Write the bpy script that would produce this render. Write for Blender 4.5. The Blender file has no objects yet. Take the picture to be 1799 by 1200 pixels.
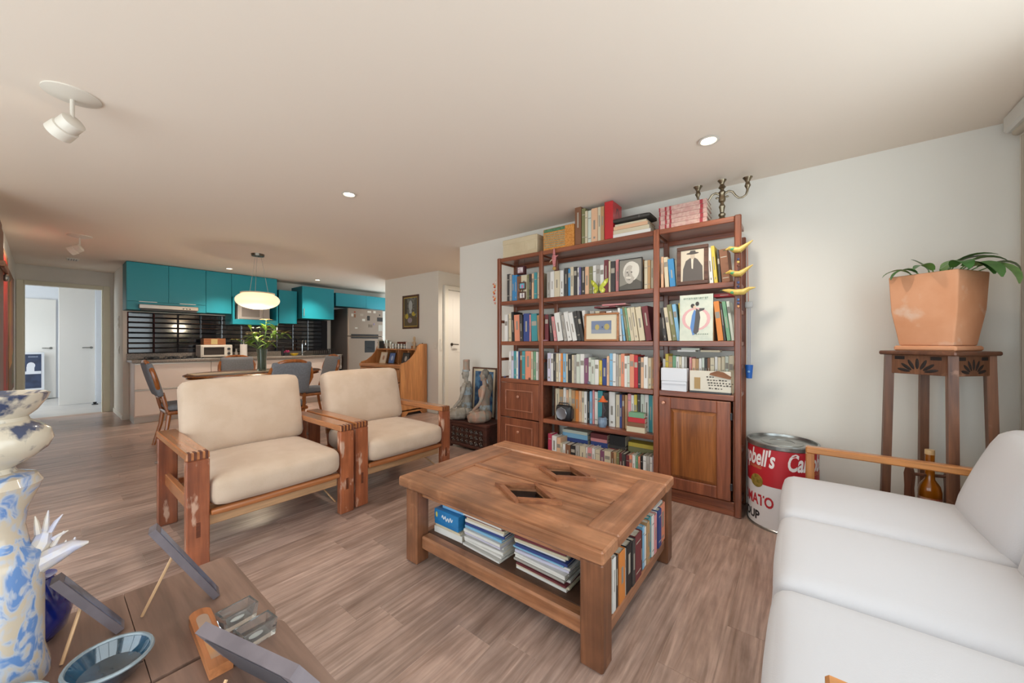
import bpy, bmesh, math, random
from mathutils import Vector, Matrix
R = random.Random(7)
PI = math.pi
SC = bpy.context.scene
COL = SC.collection

# ------------------------------------------------------------------ camera, world, large lights, exposure
FPX, U0, V0, CAMH = 642.0, 899.5, 601.0, 1.225          # focal length in pixels of the 1799x1200 frame
YAW = math.atan2(500.5, 642.0)
FW = (-math.sin(YAW), math.cos(YAW)); RT = (math.cos(YAW), math.sin(YAW))
cam_d = bpy.data.cameras.new('camera'); cam = bpy.data.objects.new('camera', cam_d); COL.objects.link(cam)
cam_d.sensor_fit = 'HORIZONTAL'; cam_d.sensor_width = 36.0; cam_d.lens = FPX * 36.0 / 1799.0
cam_d.clip_start = 0.02; cam_d.clip_end = 100
cam.location = (0, 0, CAMH); cam.rotation_euler = (PI / 2, 0, YAW)
cam_d.shift_y = (V0 - 599.5) / 1799.0
SC.camera = cam
SC.view_settings.view_transform = 'Standard'
SC.view_settings.look = 'None'
SC.view_settings.gamma = 1.0
SC.view_settings.use_curve_mapping = False
SC.view_settings.exposure = 0.06
W = bpy.data.worlds.new('world'); SC.world = W; W.use_nodes = True
bg = W.node_tree.nodes['Background']; bg.inputs[0].default_value = (0.85, 0.93, 1.0, 1); bg.inputs[1].default_value = 4.1
def portal(name, loc, rot, sx, sy):
    l = bpy.data.lights.new(name, 'AREA'); l.shape = 'RECTANGLE'; l.size = sx; l.size_y = sy; l.cycles.is_portal = True
    o = bpy.data.objects.new(name, l); COL.objects.link(o); o.location = loc; o.rotation_euler = rot
portal('window_portal_right', (1.14, 0.47, 1.2), (0, PI / 2, 0), 2.3, 3.66)
portal('window_portal_rear', (-1.55, -1.94, 1.2), (PI / 2, 0, PI), 4.1, 2.3)
portal('added_window_portal_kitchen', (-7.39, 5.66, 1.2), (PI / 2, 0, 0), 1.7, 2.2)  # sampling portal for the added kitchen window
portal('window_portal_bedroom', (-11.3, -1.96, 1.2), (PI / 2, 0, PI), 2.8, 2.2)

# photograph pixel -> point on a plane of the place
def ray(u, v):
    p = (u - U0) / FPX; q = (V0 - v) / FPX
    return (FW[0] + RT[0] * p, FW[1] + RT[1] * p, q)
def PZ(u, v, z=0.0):
    d = ray(u, v); t = (z - CAMH) / d[2]; return Vector((d[0] * t, d[1] * t, z))
def PY(u, v, y):
    d = ray(u, v); t = y / d[1]; return Vector((d[0] * t, y, CAMH + d[2] * t))
def PX(u, v, x):
    d = ray(u, v); t = x / d[0]; return Vector((x, d[1] * t, CAMH + d[2] * t))

# ------------------------------------------------------------------ materials
def C(h):
    h = h.lstrip('#'); o = []
    for i in (0, 2, 4):
        c = int(h[i:i + 2], 16) / 255.0
        o.append(c / 12.92 if c <= 0.04045 else ((c + 0.055) / 1.055) ** 2.4)
    return (o[0], o[1], o[2], 1.0)
MATS = {}
def _new(name):
    m = bpy.data.materials.new(name); m.use_nodes = True; MATS[name] = m
    nt = m.node_tree; return m, nt, nt.nodes['Principled BSDF']
def _n(nt, t, **kw):
    n = nt.nodes.new(t)
    for k, v in kw.items(): setattr(n, k, v)
    return n
def _coords(nt, scale, rand=True):
    tc = _n(nt, 'ShaderNodeTexCoord'); mp = _n(nt, 'ShaderNodeMapping'); mp.inputs['Scale'].default_value = scale
    if rand:
        oi = _n(nt, 'ShaderNodeObjectInfo'); mul = _n(nt, 'ShaderNodeVectorMath', operation='SCALE'); mul.inputs[0].default_value = (13.7, 7.3, 9.1)
        nt.links.new(oi.outputs['Random'], mul.inputs['Scale']); nt.links.new(mul.outputs[0], mp.inputs['Location'])
    nt.links.new(tc.outputs['Object'], mp.inputs['Vector']); return mp
def mat(name, h, rough=0.5, metal=0.0, spec=0.5, h2=None, vs=6.0, vc=(0.4, 0.6), bump=0.0, bs=60.0, emis=0.0, coat=0.0, scale=(1, 1, 1), trans=0.0, alpha=1.0, sheen=0.0):
    if name in MATS: return MATS[name]
    m, nt, b = _new(name)
    b.inputs['Base Color'].default_value = C(h); b.inputs['Roughness'].default_value = rough; b.inputs['Metallic'].default_value = metal
    b.inputs['Specular IOR Level'].default_value = spec; b.inputs['Coat Weight'].default_value = coat
    b.inputs['Transmission Weight'].default_value = trans; b.inputs['Alpha'].default_value = alpha; b.inputs['Sheen Weight'].default_value = sheen
    if emis: b.inputs['Emission Color'].default_value = C(h); b.inputs['Emission Strength'].default_value = emis
    if h2:
        mp = _coords(nt, scale); nz = _n(nt, 'ShaderNodeTexNoise'); nz.inputs['Scale'].default_value = vs; nz.inputs['Detail'].default_value = 4
        nt.links.new(mp.outputs[0], nz.inputs['Vector'])
        cr = _n(nt, 'ShaderNodeValToRGB'); cr.color_ramp.elements[0].position = vc[0]; cr.color_ramp.elements[1].position = vc[1]
        cr.color_ramp.elements[0].color = C(h); cr.color_ramp.elements[1].color = C(h2)
        nt.links.new(nz.outputs[0], cr.inputs[0]); nt.links.new(cr.outputs[0], b.inputs['Base Color'])
    if bump:
        mp = _coords(nt, (1, 1, 1), False); nz = _n(nt, 'ShaderNodeTexNoise'); nz.inputs['Scale'].default_value = bs; nz.inputs['Detail'].default_value = 3
        bp = _n(nt, 'ShaderNodeBump'); bp.inputs['Strength'].default_value = bump; bp.inputs['Distance'].default_value = 0.004
        nt.links.new(mp.outputs[0], nz.inputs['Vector']); nt.links.new(nz.outputs[0], bp.inputs['Height']); nt.links.new(bp.outputs[0], b.inputs['Normal'])
    return m
def wood(name, ha, hb, axis='x', k=1.0, rough=0.4, wear=None, wv=(0.62, 0.7), coat=0.0, objvar=0.12, spec=0.5, rings=0.5, blotch=0.0, ws=(1, 1, 1)):
    """grain runs along axis; ha / hb are the light and dark grain, wear a colour rubbed through in patches"""
    if name in MATS: return MATS[name]
    m, nt, b = _new(name); L = nt.links.new
    s = {'x': (0.9, 14, 14), 'y': (14, 0.9, 14), 'z': (14, 14, 0.9)}[axis]
    mp = _coords(nt, tuple(k * a for a in s))
    n1 = _n(nt, 'ShaderNodeTexNoise'); n1.inputs['Scale'].default_value = 1.3; n1.inputs['Detail'].default_value = 6; n1.inputs['Roughness'].default_value = 0.62; n1.inputs['Distortion'].default_value = rings
    L(mp.outputs[0], n1.inputs['Vector'])
    cr = _n(nt, 'ShaderNodeValToRGB'); cr.color_ramp.elements[0].position = 0.33; cr.color_ramp.elements[1].position = 0.68
    cr.color_ramp.elements[0].color = C(hb); cr.color_ramp.elements[1].color = C(ha); L(n1.outputs[0], cr.inputs[0])
    n2 = _n(nt, 'ShaderNodeTexNoise'); n2.inputs['Scale'].default_value = 7; n2.inputs['Detail'].default_value = 3; L(mp.outputs[0], n2.inputs['Vector'])
    hv = _n(nt, 'ShaderNodeHueSaturation'); L(cr.outputs[0], hv.inputs['Color'])
    oi = _n(nt, 'ShaderNodeObjectInfo')
    mr = _n(nt, 'ShaderNodeMapRange'); mr.inputs['To Min'].default_value = 1 - objvar; mr.inputs['To Max'].default_value = 1 + objvar; L(oi.outputs['Random'], mr.inputs['Value'])
    mr2 = _n(nt, 'ShaderNodeMapRange'); mr2.inputs['From Min'].default_value = 0.3; mr2.inputs['From Max'].default_value = 0.7; mr2.inputs['To Min'].default_value = 0.82; mr2.inputs['To Max'].default_value = 1.15; L(n2.outputs[0], mr2.inputs['Value'])
    ml = _n(nt, 'ShaderNodeMath', operation='MULTIPLY'); L(mr.outputs[0], ml.inputs[0]); L(mr2.outputs[0], ml.inputs[1]); L(ml.outputs[0], hv.inputs['Value'])
    out = hv.outputs[0]
    if blotch:                                                             # uneven dark stain in the timber
        tb = _n(nt, 'ShaderNodeTexCoord'); nb = _n(nt, 'ShaderNodeTexNoise'); nb.inputs['Scale'].default_value = 5; nb.inputs['Detail'].default_value = 4; L(tb.outputs['Object'], nb.inputs['Vector'])
        rb_ = _n(nt, 'ShaderNodeMapRange'); rb_.inputs['From Min'].default_value = .35; rb_.inputs['From Max'].default_value = .62; rb_.inputs['To Min'].default_value = 1 - blotch; rb_.inputs['To Max'].default_value = 1.08; L(nb.outputs[0], rb_.inputs['Value'])
        m2 = _n(nt, 'ShaderNodeMath', operation='MULTIPLY'); L(ml.outputs[0], m2.inputs[0]); L(rb_.outputs[0], m2.inputs[1]); L(m2.outputs[0], hv.inputs['Value'])
    if wear:
        tc = _n(nt, 'ShaderNodeTexCoord'); n3 = _n(nt, 'ShaderNodeTexNoise'); n3.inputs['Scale'].default_value = 9; n3.inputs['Detail'].default_value = 5
        mw_ = _n(nt, 'ShaderNodeMapping'); mw_.inputs['Scale'].default_value = ws; L(tc.outputs['Object'], mw_.inputs['Vector']); L(mw_.outputs[0], n3.inputs['Vector']); c3 = _n(nt, 'ShaderNodeValToRGB'); c3.color_ramp.elements[0].position = wv[0]; c3.color_ramp.elements[1].position = wv[1]; L(n3.outputs[0], c3.inputs[0])
        mx = _n(nt, 'ShaderNodeMix', data_type='RGBA'); L(c3.outputs[0], mx.inputs[0]); L(out, mx.inputs[6]); mx.inputs[7].default_value = C(wear); out = mx.outputs[2]
    L(out, b.inputs['Base Color'])
    bp = _n(nt, 'ShaderNodeBump'); bp.inputs['Strength'].default_value = 0.15; bp.inputs['Distance'].default_value = 0.002; L(n2.outputs[0], bp.inputs['Height']); L(bp.outputs[0], b.inputs['Normal'])
    b.inputs['Roughness'].default_value = rough; b.inputs['Coat Weight'].default_value = coat; b.inputs['Coat Roughness'].default_value = 0.2; b.inputs['Specular IOR Level'].default_value = spec
    return m
def glassy(name, h, rough=0.05, mixf=0.8):
    """thin clear glass: mostly see-through with a sharp sheen"""
    if name in MATS: return MATS[name]
    m = bpy.data.materials.new(name); m.use_nodes = True; nt = m.node_tree; nt.nodes.clear(); MATS[name] = m
    o = _n(nt, 'ShaderNodeOutputMaterial'); t = _n(nt, 'ShaderNodeBsdfTransparent'); t.inputs[0].default_value = C(h)
    g = _n(nt, 'ShaderNodeBsdfGlossy'); g.inputs['Roughness'].default_value = rough; x = _n(nt, 'ShaderNodeMixShader'); x.inputs[0].default_value = 1 - mixf
    nt.links.new(t.outputs[0], x.inputs[1]); nt.links.new(g.outputs[0], x.inputs[2]); nt.links.new(x.outputs[0], o.inputs[0]); return m

# ------------------------------------------------------------------ mesh builder
class MB:
    def __init__(s): s.v = []; s.f = []; s.m = []; s.T = Matrix.Identity(4)
    def at(s, M): s.T = M; return s
    def add(s, vs, fs, mi=0):
        b = len(s.v); T = s.T
        s.v += [tuple(T @ Vector(p)) for p in vs]
        s.f += [tuple(b + i for i in f) for f in fs]; s.m += [mi] * len(fs); return s
    def box(s, x0, y0, z0, x1, y1, z1, mi=0, c=0.0):
        if x0 > x1: x0, x1 = x1, x0
        if y0 > y1: y0, y1 = y1, y0
        if z0 > z1: z0, z1 = z1, z0
        c = min(c, .45 * (x1 - x0), .45 * (y1 - y0), .45 * (z1 - z0))
        if c <= 0:
            return s.add([(x, y, z) for x in (x0, x1) for y in (y0, y1) for z in (z0, z1)],
                         [(0, 1, 3, 2), (4, 6, 7, 5), (0, 4, 5, 1), (2, 3, 7, 6), (0, 2, 6, 4), (1, 5, 7, 3)], mi)
        vs = []; idx = {}
        X = (x0, x1); Y = (y0, y1); Z = (z0, z1)
        for i in (0, 1):
            for j in (0, 1):
                for k in (0, 1):
                    sx, sy, sz = (c if i == 0 else -c), (c if j == 0 else -c), (c if k == 0 else -c)
                    for a, p in (('x', (X[i], Y[j] + sy, Z[k] + sz)), ('y', (X[i] + sx, Y[j], Z[k] + sz)), ('z', (X[i] + sx, Y[j] + sy, Z[k]))):
                        idx[(i, j, k, a)] = len(vs); vs.append(p)
        g = lambda i, j, k, a: idx[(i, j, k, a)]
        fs = []
        for i in (0, 1):
            q = [g(i, 0, 0, 'x'), g(i, 1, 0, 'x'), g(i, 1, 1, 'x'), g(i, 0, 1, 'x')]; fs.append(tuple(q if i else q[::-1]))
            q = [g(0, i, 0, 'y'), g(0, i, 1, 'y'), g(1, i, 1, 'y'), g(1, i, 0, 'y')]; fs.append(tuple(q if i else q[::-1]))
            q = [g(0, 0, i, 'z'), g(1, 0, i, 'z'), g(1, 1, i, 'z'), g(0, 1, i, 'z')]; fs.append(tuple(q if i else q[::-1]))
        for i in (0, 1):
            for j in (0, 1):
                q = [g(i, j, 0, 'x'), g(i, j, 1, 'x'), g(i, j, 1, 'y'), g(i, j, 0, 'y')]; fs.append(tuple(q[::-1] if i == j else q))
                q = [g(i, 0, j, 'x'), g(i, 1, j, 'x'), g(i, 1, j, 'z'), g(i, 0, j, 'z')]; fs.append(tuple(q if i == j else q[::-1]))
                q = [g(0, i, j, 'y'), g(1, i, j, 'y'), g(1, i, j, 'z'), g(0, i, j, 'z')]; fs.append(tuple(q[::-1] if i == j else q))
                for k in (0, 1):
                    q = [g(i, j, k, 'x'), g(i, j, k, 'y'), g(i, j, k, 'z')]; fs.append(tuple(q if (i + j + k) % 2 else q[::-1]))
        return s.add(vs, fs, mi)
    def prism(s, pts, a0, a1, axis='z', mi=0):
        """polygon pts extruded along axis from a0 to a1; pts are (x,y) for z, (x,z) for y, (y,z) for x"""
        n = len(pts)
        def P(p, a): return {'z': (p[0], p[1], a), 'y': (p[0], a, p[1]), 'x': (a, p[0], p[1])}[axis]
        vs = [P(p, a0) for p in pts] + [P(p, a1) for p in pts]
        fs = [tuple(range(n))[::-1], tuple(range(n, 2 * n))] + [(i, (i + 1) % n, n + (i + 1) % n, n + i) for i in range(n)]
        return s.add(vs, fs, mi)
    def tube(s, pts, r, n=8, mi=0, closed=False, flat=None):
        pts = [Vector(p) for p in pts]; N = len(pts); rs = r if isinstance(r, (list, tuple)) else [r] * N
        vs = []; up = None
        for i, p in enumerate(pts):
            a = pts[(i - 1) % N] if (closed or i > 0) else p; b = pts[(i + 1) % N] if (closed or i < N - 1) else p
            t = (b - a).normalized() if (b - a).length > 1e-9 else Vector((0, 0, 1))
            if up is None: up = Vector((0, 0, 1)) if abs(t.z) < .9 else Vector((1, 0, 0))
            sx = t.cross(up)
            if sx.length < 1e-6: sx = t.cross(Vector((0, 1, 0)))
            sx.normalize(); sy = sx.cross(t).normalized(); up = sy
            for k in range(n):
                an = 2 * PI * k / n; fx = 1 if flat is None else flat
                vs.append(p + sx * (math.cos(an) * rs[i]) + sy * (math.sin(an) * rs[i] * fx))
        fs = []
        for i in range(N if closed else N - 1):
            j = (i + 1) % N
            for k in range(n): fs.append((i * n + k, i * n + (k + 1) % n, j * n + (k + 1) % n, j * n + k))
        if not closed: fs += [tuple(range(n))[::-1], tuple(range((N - 1) * n, N * n))]
        return s.add(vs, fs, mi)
    def cyl(s, x, y, z0, z1, r0, r1=None, n=16, mi=0): return s.tube([(x, y, z0), (x, y, z1)], [r0, r0 if r1 is None else r1], n, mi)
    def lathe(s, prof, n=20, cx=0, cy=0, mi=0, sx=1, sy=1, cap=True):
        vs = []; N = len(prof)
        for r, z in prof:
            for k in range(n): a = 2 * PI * k / n; vs.append((cx + r * math.cos(a) * sx, cy + r * math.sin(a) * sy, z))
        fs = [(i * n + k, i * n + (k + 1) % n, (i + 1) * n + (k + 1) % n, (i + 1) * n + k) for i in range(N - 1) for k in range(n)]
        if cap: fs += [tuple(range(n))[::-1], tuple(range((N - 1) * n, N * n))]
        return s.add(vs, fs, mi)
    def ball(s, c, r, n=10, mi=0):
        r = r if isinstance(r, (list, tuple)) else (r, r, r); vs = [(c[0], c[1], c[2] - r[2])]; m = max(4, n // 2 + 1)
        for i in range(1, m):
            t = PI * i / m - PI / 2
            for k in range(n): a = 2 * PI * k / n; vs.append((c[0] + r[0] * math.cos(t) * math.cos(a), c[1] + r[1] * math.cos(t) * math.sin(a), c[2] + r[2] * math.sin(t)))
        vs.append((c[0], c[1], c[2] + r[2])); e = len(vs) - 1; fs = []
        for k in range(n):
            fs.append((0, 1 + (k + 1) % n, 1 + k)); b = 1 + (m - 2) * n; fs.append((e, b + k, b + (k + 1) % n))
        for i in range(m - 2):
            for k in range(n): a = 1 + i * n; fs.append((a + k, a + (k + 1) % n, a + n + (k + 1) % n, a + n + k))
        return s.add(vs, fs, mi)
    def rbox(s, lo, hi, r, n=6, puff=(0, 0, 0), mi=0):
        """soft rounded box (cushion); puff swells the faces across each axis"""
        lo = Vector(lo); hi = Vector(hi); c = (lo + hi) / 2; h = (hi - lo) / 2; vs = []; fs = []
        g = [math.sin((i / n - .5) * PI) for i in range(n + 1)]
        key = {}
        def V(p):
            k = tuple(round(a, 5) for a in p)
            if k not in key:
                q = Vector((p[0] * h.x, p[1] * h.y, p[2] * h.z)); inn = Vector([max(-(h[i] - r), min(h[i] - r, q[i])) for i in range(3)])
                d = q - inn
                if d.length > 1e-9:
                    m = max(abs(d.x), abs(d.y), abs(d.z)); d = d.normalized() * (m if m < r else r)
                q = inn + d
                for a in range(3):
                    if puff[a]:
                        o = [j for j in range(3) if j != a]; w = (1 - p[o[0]] ** 2) * (1 - p[o[1]] ** 2); q[a] += puff[a] * w * p[a]
                key[k] = len(vs); vs.append(tuple(c + q))
            return key[k]
        for a in range(3):
            o = [j for j in range(3) if j != a]
            for sg in (-1, 1):
                for i in range(n):
                    for j in range(n):
                        qd = []
                        for di, dj in ((0, 0), (1, 0), (1, 1), (0, 1)):
                            p = [0, 0, 0]; p[a] = sg; p[o[0]] = g[i + di]; p[o[1]] = g[j + dj]; qd.append(V(p))
                        flip = (sg < 0) ^ (a == 1); fs.append(tuple(qd[::-1] if flip else qd))
        return s.add(vs, fs, mi)
    def droop(s, L, w, el, drop, mi=0, n=8, fold=0.12):
        """blade that leaves its base at el degrees and curls down by drop degrees along its length"""
        vs = []; fs = []; x = z = 0.0
        for i in range(n + 1):
            t = i / n; a = math.radians(el - drop * t); wd = w * max(.02, math.sin(PI * min(1, t * .9 + .08))) ** .75
            for q in (-1, 0, 1): vs.append((x - abs(q) * fold * wd * math.sin(a), q * wd / 2, z + abs(q) * fold * wd * math.cos(a)))
            x += L / n * math.cos(a); z += L / n * math.sin(a)
        for i in range(n):
            for q in (0, 1): a = i * 3 + q; fs.append((a, a + 3, a + 4, a + 1))
        return s.add(vs, fs, mi)
    def leaf(s, L, w, bend=0.3, mi=0, n=6, fold=0.15):
        vs = []; fs = []
        for i in range(n + 1):
            t = i / n; wd = w * math.sin(PI * min(1, t * .92 + .06)) ** .8 * (1 - .35 * t); z = -bend * L * t * t
            for q in (-1, 0, 1): vs.append((L * t, q * wd / 2, z + abs(q) * fold * wd))
        for i in range(n):
            for q in (0, 1): a = i * 3 + q; fs.append((a, a + 3, a + 4, a + 1))
        return s.add(vs, fs, mi)

def build(name, mb, mats, parent=None, smooth=True, ang=35):
    me = bpy.data.meshes.new(name); me.from_pydata(mb.v, [], mb.f)
    for m in (mats if isinstance(mats, (list, tuple)) else [mats]): me.materials.append(m)
    if len(me.materials) > 1: me.polygons.foreach_set('material_index', mb.m)
    bm = bmesh.new(); bm.from_mesh(me); bmesh.ops.recalc_face_normals(bm, faces=bm.faces); bm.to_mesh(me); bm.free()
    if smooth: me.shade_smooth(); me.set_sharp_from_angle(angle=math.radians(ang))
    me.update(); o = bpy.data.objects.new(name, me); COL.objects.link(o)
    if parent: o.parent = parent
    return o
def tag(o, label, cat, group=None):
    o['label'] = label; o['category'] = cat
    if group: o['group'] = group
    return o
def thing(name, label, cat, loc=(0, 0, 0), rz=0, group=None):
    o = bpy.data.objects.new(name, None); o.empty_display_size = .1; COL.objects.link(o); o.location = loc; o.rotation_euler = (0, 0, rz); return tag(o, label, cat, group)
def struct(name, mb, m, smooth=False):
    o = build(name, mb, m, None, smooth); o['kind'] = 'structure'; return o
def dup(root, loc, rz, label, group=None):
    r = root.copy(); COL.objects.link(r); r.location = loc; r.rotation_euler = (0, 0, rz); r['label'] = label
    if group: r['group'] = group
    for ch in list(root.children):
        c = ch.copy(); COL.objects.link(c); c.parent = r
        for g in list(ch.children): d = g.copy(); COL.objects.link(d); d.parent = c
    return r
def rot(axis, deg): return Matrix.Rotation(math.radians(deg), 4, axis)
def tr(x, y, z): return Matrix.Translation((x, y, z))
ORD = ['', 'first', 'second', 'third', 'fourth', 'fifth', 'sixth', 'seventh', 'eighth', 'ninth', 'tenth', 'eleventh', 'twelfth', 'thirteenth', 'fourteenth', 'fifteenth', 'sixteenth', 'seventeenth', 'eighteenth', 'nineteenth', 'twentieth'] + ['twenty-' + w for w in ('first', 'second', 'third', 'fourth', 'fifth', 'sixth', 'seventh', 'eighth', 'ninth')] + ['thirtieth'] + ['thirty-' + w for w in ('first', 'second', 'third', 'fourth', 'fifth', 'sixth', 'seventh', 'eighth', 'ninth')]
def text_mesh(body, size, depth=0.0, shear=0.0, bold=0.0):
    cu = bpy.data.curves.new('t', 'FONT'); cu.body = body; cu.size = size; cu.extrude = depth; cu.shear = shear; cu.offset = bold; cu.align_x = 'LEFT'; cu.resolution_u = 3
    o = bpy.data.objects.new('t', cu); COL.objects.link(o); bpy.context.view_layer.update()
    me = bpy.data.meshes.new_from_object(o.evaluated_get(bpy.context.evaluated_depsgraph_get()))
    v = [tuple(p.co) for p in me.vertices]; f = [tuple(p.vertices) for p in me.polygons]
    bpy.data.objects.remove(o); bpy.data.curves.remove(cu); bpy.data.meshes.remove(me); return v, f

# palette of surfaces
WHITE = mat('wall_paint', '#e0dbd2', .85, spec=.2, bump=.05, bs=90)
CEIL = mat('ceiling_paint_bounce', '#ecdfd1', .9, spec=.2)  # off-white paint with the warmth of bounced light mixed into its colour
TRIM = mat('trim_paint', '#e4e0d6', .5)
DOORW = mat('door_paint', '#e2dfda', .45)
GREYTILE = mat('bedroom_floor', '#a9a7a5', .35, h2='#b5b2ae', vs=3)
STEEL = mat('steel', '#a59c94', .32, 1.0)
CHROME = mat('chrome', '#c8c8c8', .12, 1.0)
BLACK = mat('black', '#15151a', .4)
DARK = mat('dark_grey', '#3a3a3c', .5)
PAGES = mat('pages', '#d9cfbd', .8, h2='#c9bca6', vs=40)
BRASS = mat('aged_brass', '#a58b62', .35, 1.0)
# ------------------------------------------------------------------ the room
YW = 3.315; XR = 0.97; ZC = 2.455; XK = -8.35; YL = -0.27; XD = -9.6
FLOORW = wood('floor_oak', '#bfa497', '#8f7568', 'y', .75, .28, objvar=.15, rings=2.2, blotch=.14)
fl = struct('floor', MB().box(-9.7, -1.95, -.12, 1.15, 5.7, -.0014), mat('floor_joint', '#b39c8e', .7))
SX = -0.974; PW = .184; PL = 1.2
_pm = {}
def plank(x0, y0, y1):
    k = round(y1 - y0, 3)
    if k not in _pm:
        o = build('plank', MB().box(.0008, .0008, -.01, PW - .0008, k - .0008, 0, 0, .0006), FLOORW, fl, False); _pm[k] = o.data
    else:
        o = bpy.data.objects.new('plank', _pm[k]); COL.objects.link(o); o.parent = fl
    o.location = (x0, y0, 0)
JOINT = {0: .86, -8: .88, 4: 2.35, 5: .95}
for k in range(-47, 11):
    x0 = SX + k * PW
    if x0 + PW > XR or x0 < -9.62: continue
    lo = YL if x0 < -5.1 else -1.8
    hi = YW if x0 > -3.5 else (4.9 if x0 < -6.45 else 4.165 if x0 < -4.9 else 5.3)
    if x0 < -8.4: hi = .77
    elif x0 < -7.9: hi = min(hi, .9)
    ph = R.random() * PL
    y = lo - ph
    while y < hi:
        a, b = max(y, lo), min(y + PL, hi)
        if b - a > .03: plank(x0, round(a, 2), round(b, 2))
        y += PL
struct('floor_bedroom', MB().box(-13.0, -1.95, -.12, -9.7, 1.9, -.002), GREYTILE)
struct('ceiling', MB().box(-13.1, -1.95, ZC, 1.15, 5.7, ZC + .12), CEIL)
struct('wall_back', MB().box(-3.44, YW, 0, 1.15, YW + .14, ZC), WHITE)
struct('wall_hall_right', MB().box(-3.44, YW + .14, 0, -3.3, 5.6, ZC), WHITE)
struct('wall_hall_end', MB().box(-4.85, 5.5, 0, -3.44, 5.64, ZC), WHITE)
struct('wall_pier', MB().box(-6.43, 4.165, 0, -4.85, 5.64, ZC), WHITE)
struct('wall_kitchen_end', MB().box(XK, 5.5, 0, XK + .1, 5.64, ZC).box(-6.53, 5.5, 0, -6.43, 5.64, ZC).box(XK + .1, 5.5, 2.3, -6.53, 5.64, ZC).box(XK + .1, 5.5, 0, -6.53, 5.64, .05), WHITE)  # opening left for the added window that lights the kitchen
wk = struct('wall_kitchen', MB().box(XK - .12, .77, 0, XK, 5.64, ZC), WHITE)
struct('wall_corridor', MB().box(XD, .77, 0, XK - .12, .87, ZC), WHITE)
struct('wall_left', MB().box(XD, YL - .12, 0, -5.0, YL, ZC), WHITE)
struct('wall_left_return', MB().box(-5.14, -1.95, 0, -5.0, YL - .12, ZC), WHITE)
DY0, DY1, DH = -.19, .645, 2.14
struct('wall_doorway', MB().box(XD - .1, YL - .12, 0, XD, DY0, ZC).box(XD - .1, DY1, 0, XD, .87, ZC).box(XD - .1, DY0, DH, XD, DY1, ZC), WHITE)
t = MB()
t.box(XD, DY0 - .07, 0, XD + .015, DY0, DH + .07, 0, .004).box(XD, DY1, 0, XD + .015, DY1 + .085, DH + .07, 0, .004).box(XD, DY0, DH, XD + .015, DY1, DH + .07, 0, .004)
t.box(XD - .1, DY1 - .012, 0, XD, DY1, DH).box(XD - .1, DY0, 0, XD, DY0 + .012, DH)
struct('trim_1', t, mat('door_frame', '#d9d3bd', .5))
# right wall: glazed, mostly outside the frame; blind cassette under the ceiling
struct('wall_right', MB().box(XR, 2.3, 0, XR + .18, YW, ZC).box(XR, -1.95, 0, XR + .18, -1.36, ZC).box(XR, -1.36, 2.36, XR + .18, 2.3, ZC).box(XR, -1.36, 0, XR + .18, 2.3, .04), WHITE)
struct('wall_rear', MB().box(-5.0, -1.95, 0, -3.6, -1.8, ZC).box(.5, -1.95, 0, XR, -1.8, ZC).box(-3.6, -1.95, 2.36, .5, -1.8, ZC).box(-3.6, -1.95, 0, .5, -1.8, .04), WHITE)
def window(name, axis, a0, a1, z0, z1, at_, n):
    m = MB(); g = MB(); w = .05
    for i in range(n + 1):
        a = a0 + (a1 - a0) * i / n - w / 2
        if axis == 'y': m.box(at_, a, z0, at_ + .05, a + w, z1)
        else: m.box(a, at_, z0, a + w, at_ + .05, z1)
    for z in (z0, z1 - w):
        if axis == 'y': m.box(at_, a0, z, at_ + .05, a1, z + w)
        else: m.box(a0, at_, z, a1, at_ + .05, z + w)
    o = struct(name, m, mat('window_frame', '#8d8379', .4, .3))
    for i in range(n):
        a, b = a0 + (a1 - a0) * i / n + w / 2, a0 + (a1 - a0) * (i + 1) / n - w / 2
        p = MB()
        if axis == 'y': p.box(at_ + .022, a, z0 + w, at_ + .028, b, z1 - w)
        else: p.box(a, at_ + .022, z0 + w, b, at_ + .028, z1 - w)
        build('pane', p, glassy('window_glass', '#fbfdfc', .02, .95), o, False)
window('window_1', 'y', -1.36, 2.3, .04, 2.36, XR + .09, 3)
window('window_2', 'x', -3.6, .5, .04, 2.36, -1.9, 3)
bl = thing('roller_blind', 'white roller blind cassette fixed under the ceiling at the window', 'blind', (XR - .04, 3.22, ZC))
build('cassette', MB().box(-.045, -4.4, -.1, .035, 0, -.004, 0, .012), mat('cassette_white', '#cfcbc4', .5), bl)
build('roller', MB().at(tr(.0, 0, -.105) @ rot('X', 90)).cyl(0, 0, .02, 4.38, .02, n=12), mat('blind_fabric', '#b9ad9d', .8), bl)
# side curtain edge in the right corner
cu = MB(); n = 22
pts = [(.0 + .022 * math.sin(i * 1.35), -.012 * i) for i in range(n)]
cu.prism(pts + [(p[0] + .006, p[1]) for p in pts[::-1]], .03, 2.3, 'z')
o = build('curtain', cu, mat('curtain_fabric', '#b3a697', .9), None, True, 60); o.location = (XR - .035, 3.16, 0); tag(o, 'narrow beige curtain hanging in the corner beside the white wall', 'curtain')

# skirting along the bookcase wall, pier and kitchen corridor
struct('baseboard_back', MB().box(-3.42, YW - .012, 0, XR, YW, .07, 0, .003), TRIM)
struct('baseboard_pier', MB().box(-6.43, 4.153, 0, -4.838, 4.165, .07, 0, .003).box(-4.85, 4.153, 0, -4.838, 4.27, .07, 0, .003), TRIM)
struct('baseboard_corridor', MB().box(XD + .02, .758, 0, XK, .77, .07, 0, .003), TRIM)

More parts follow.
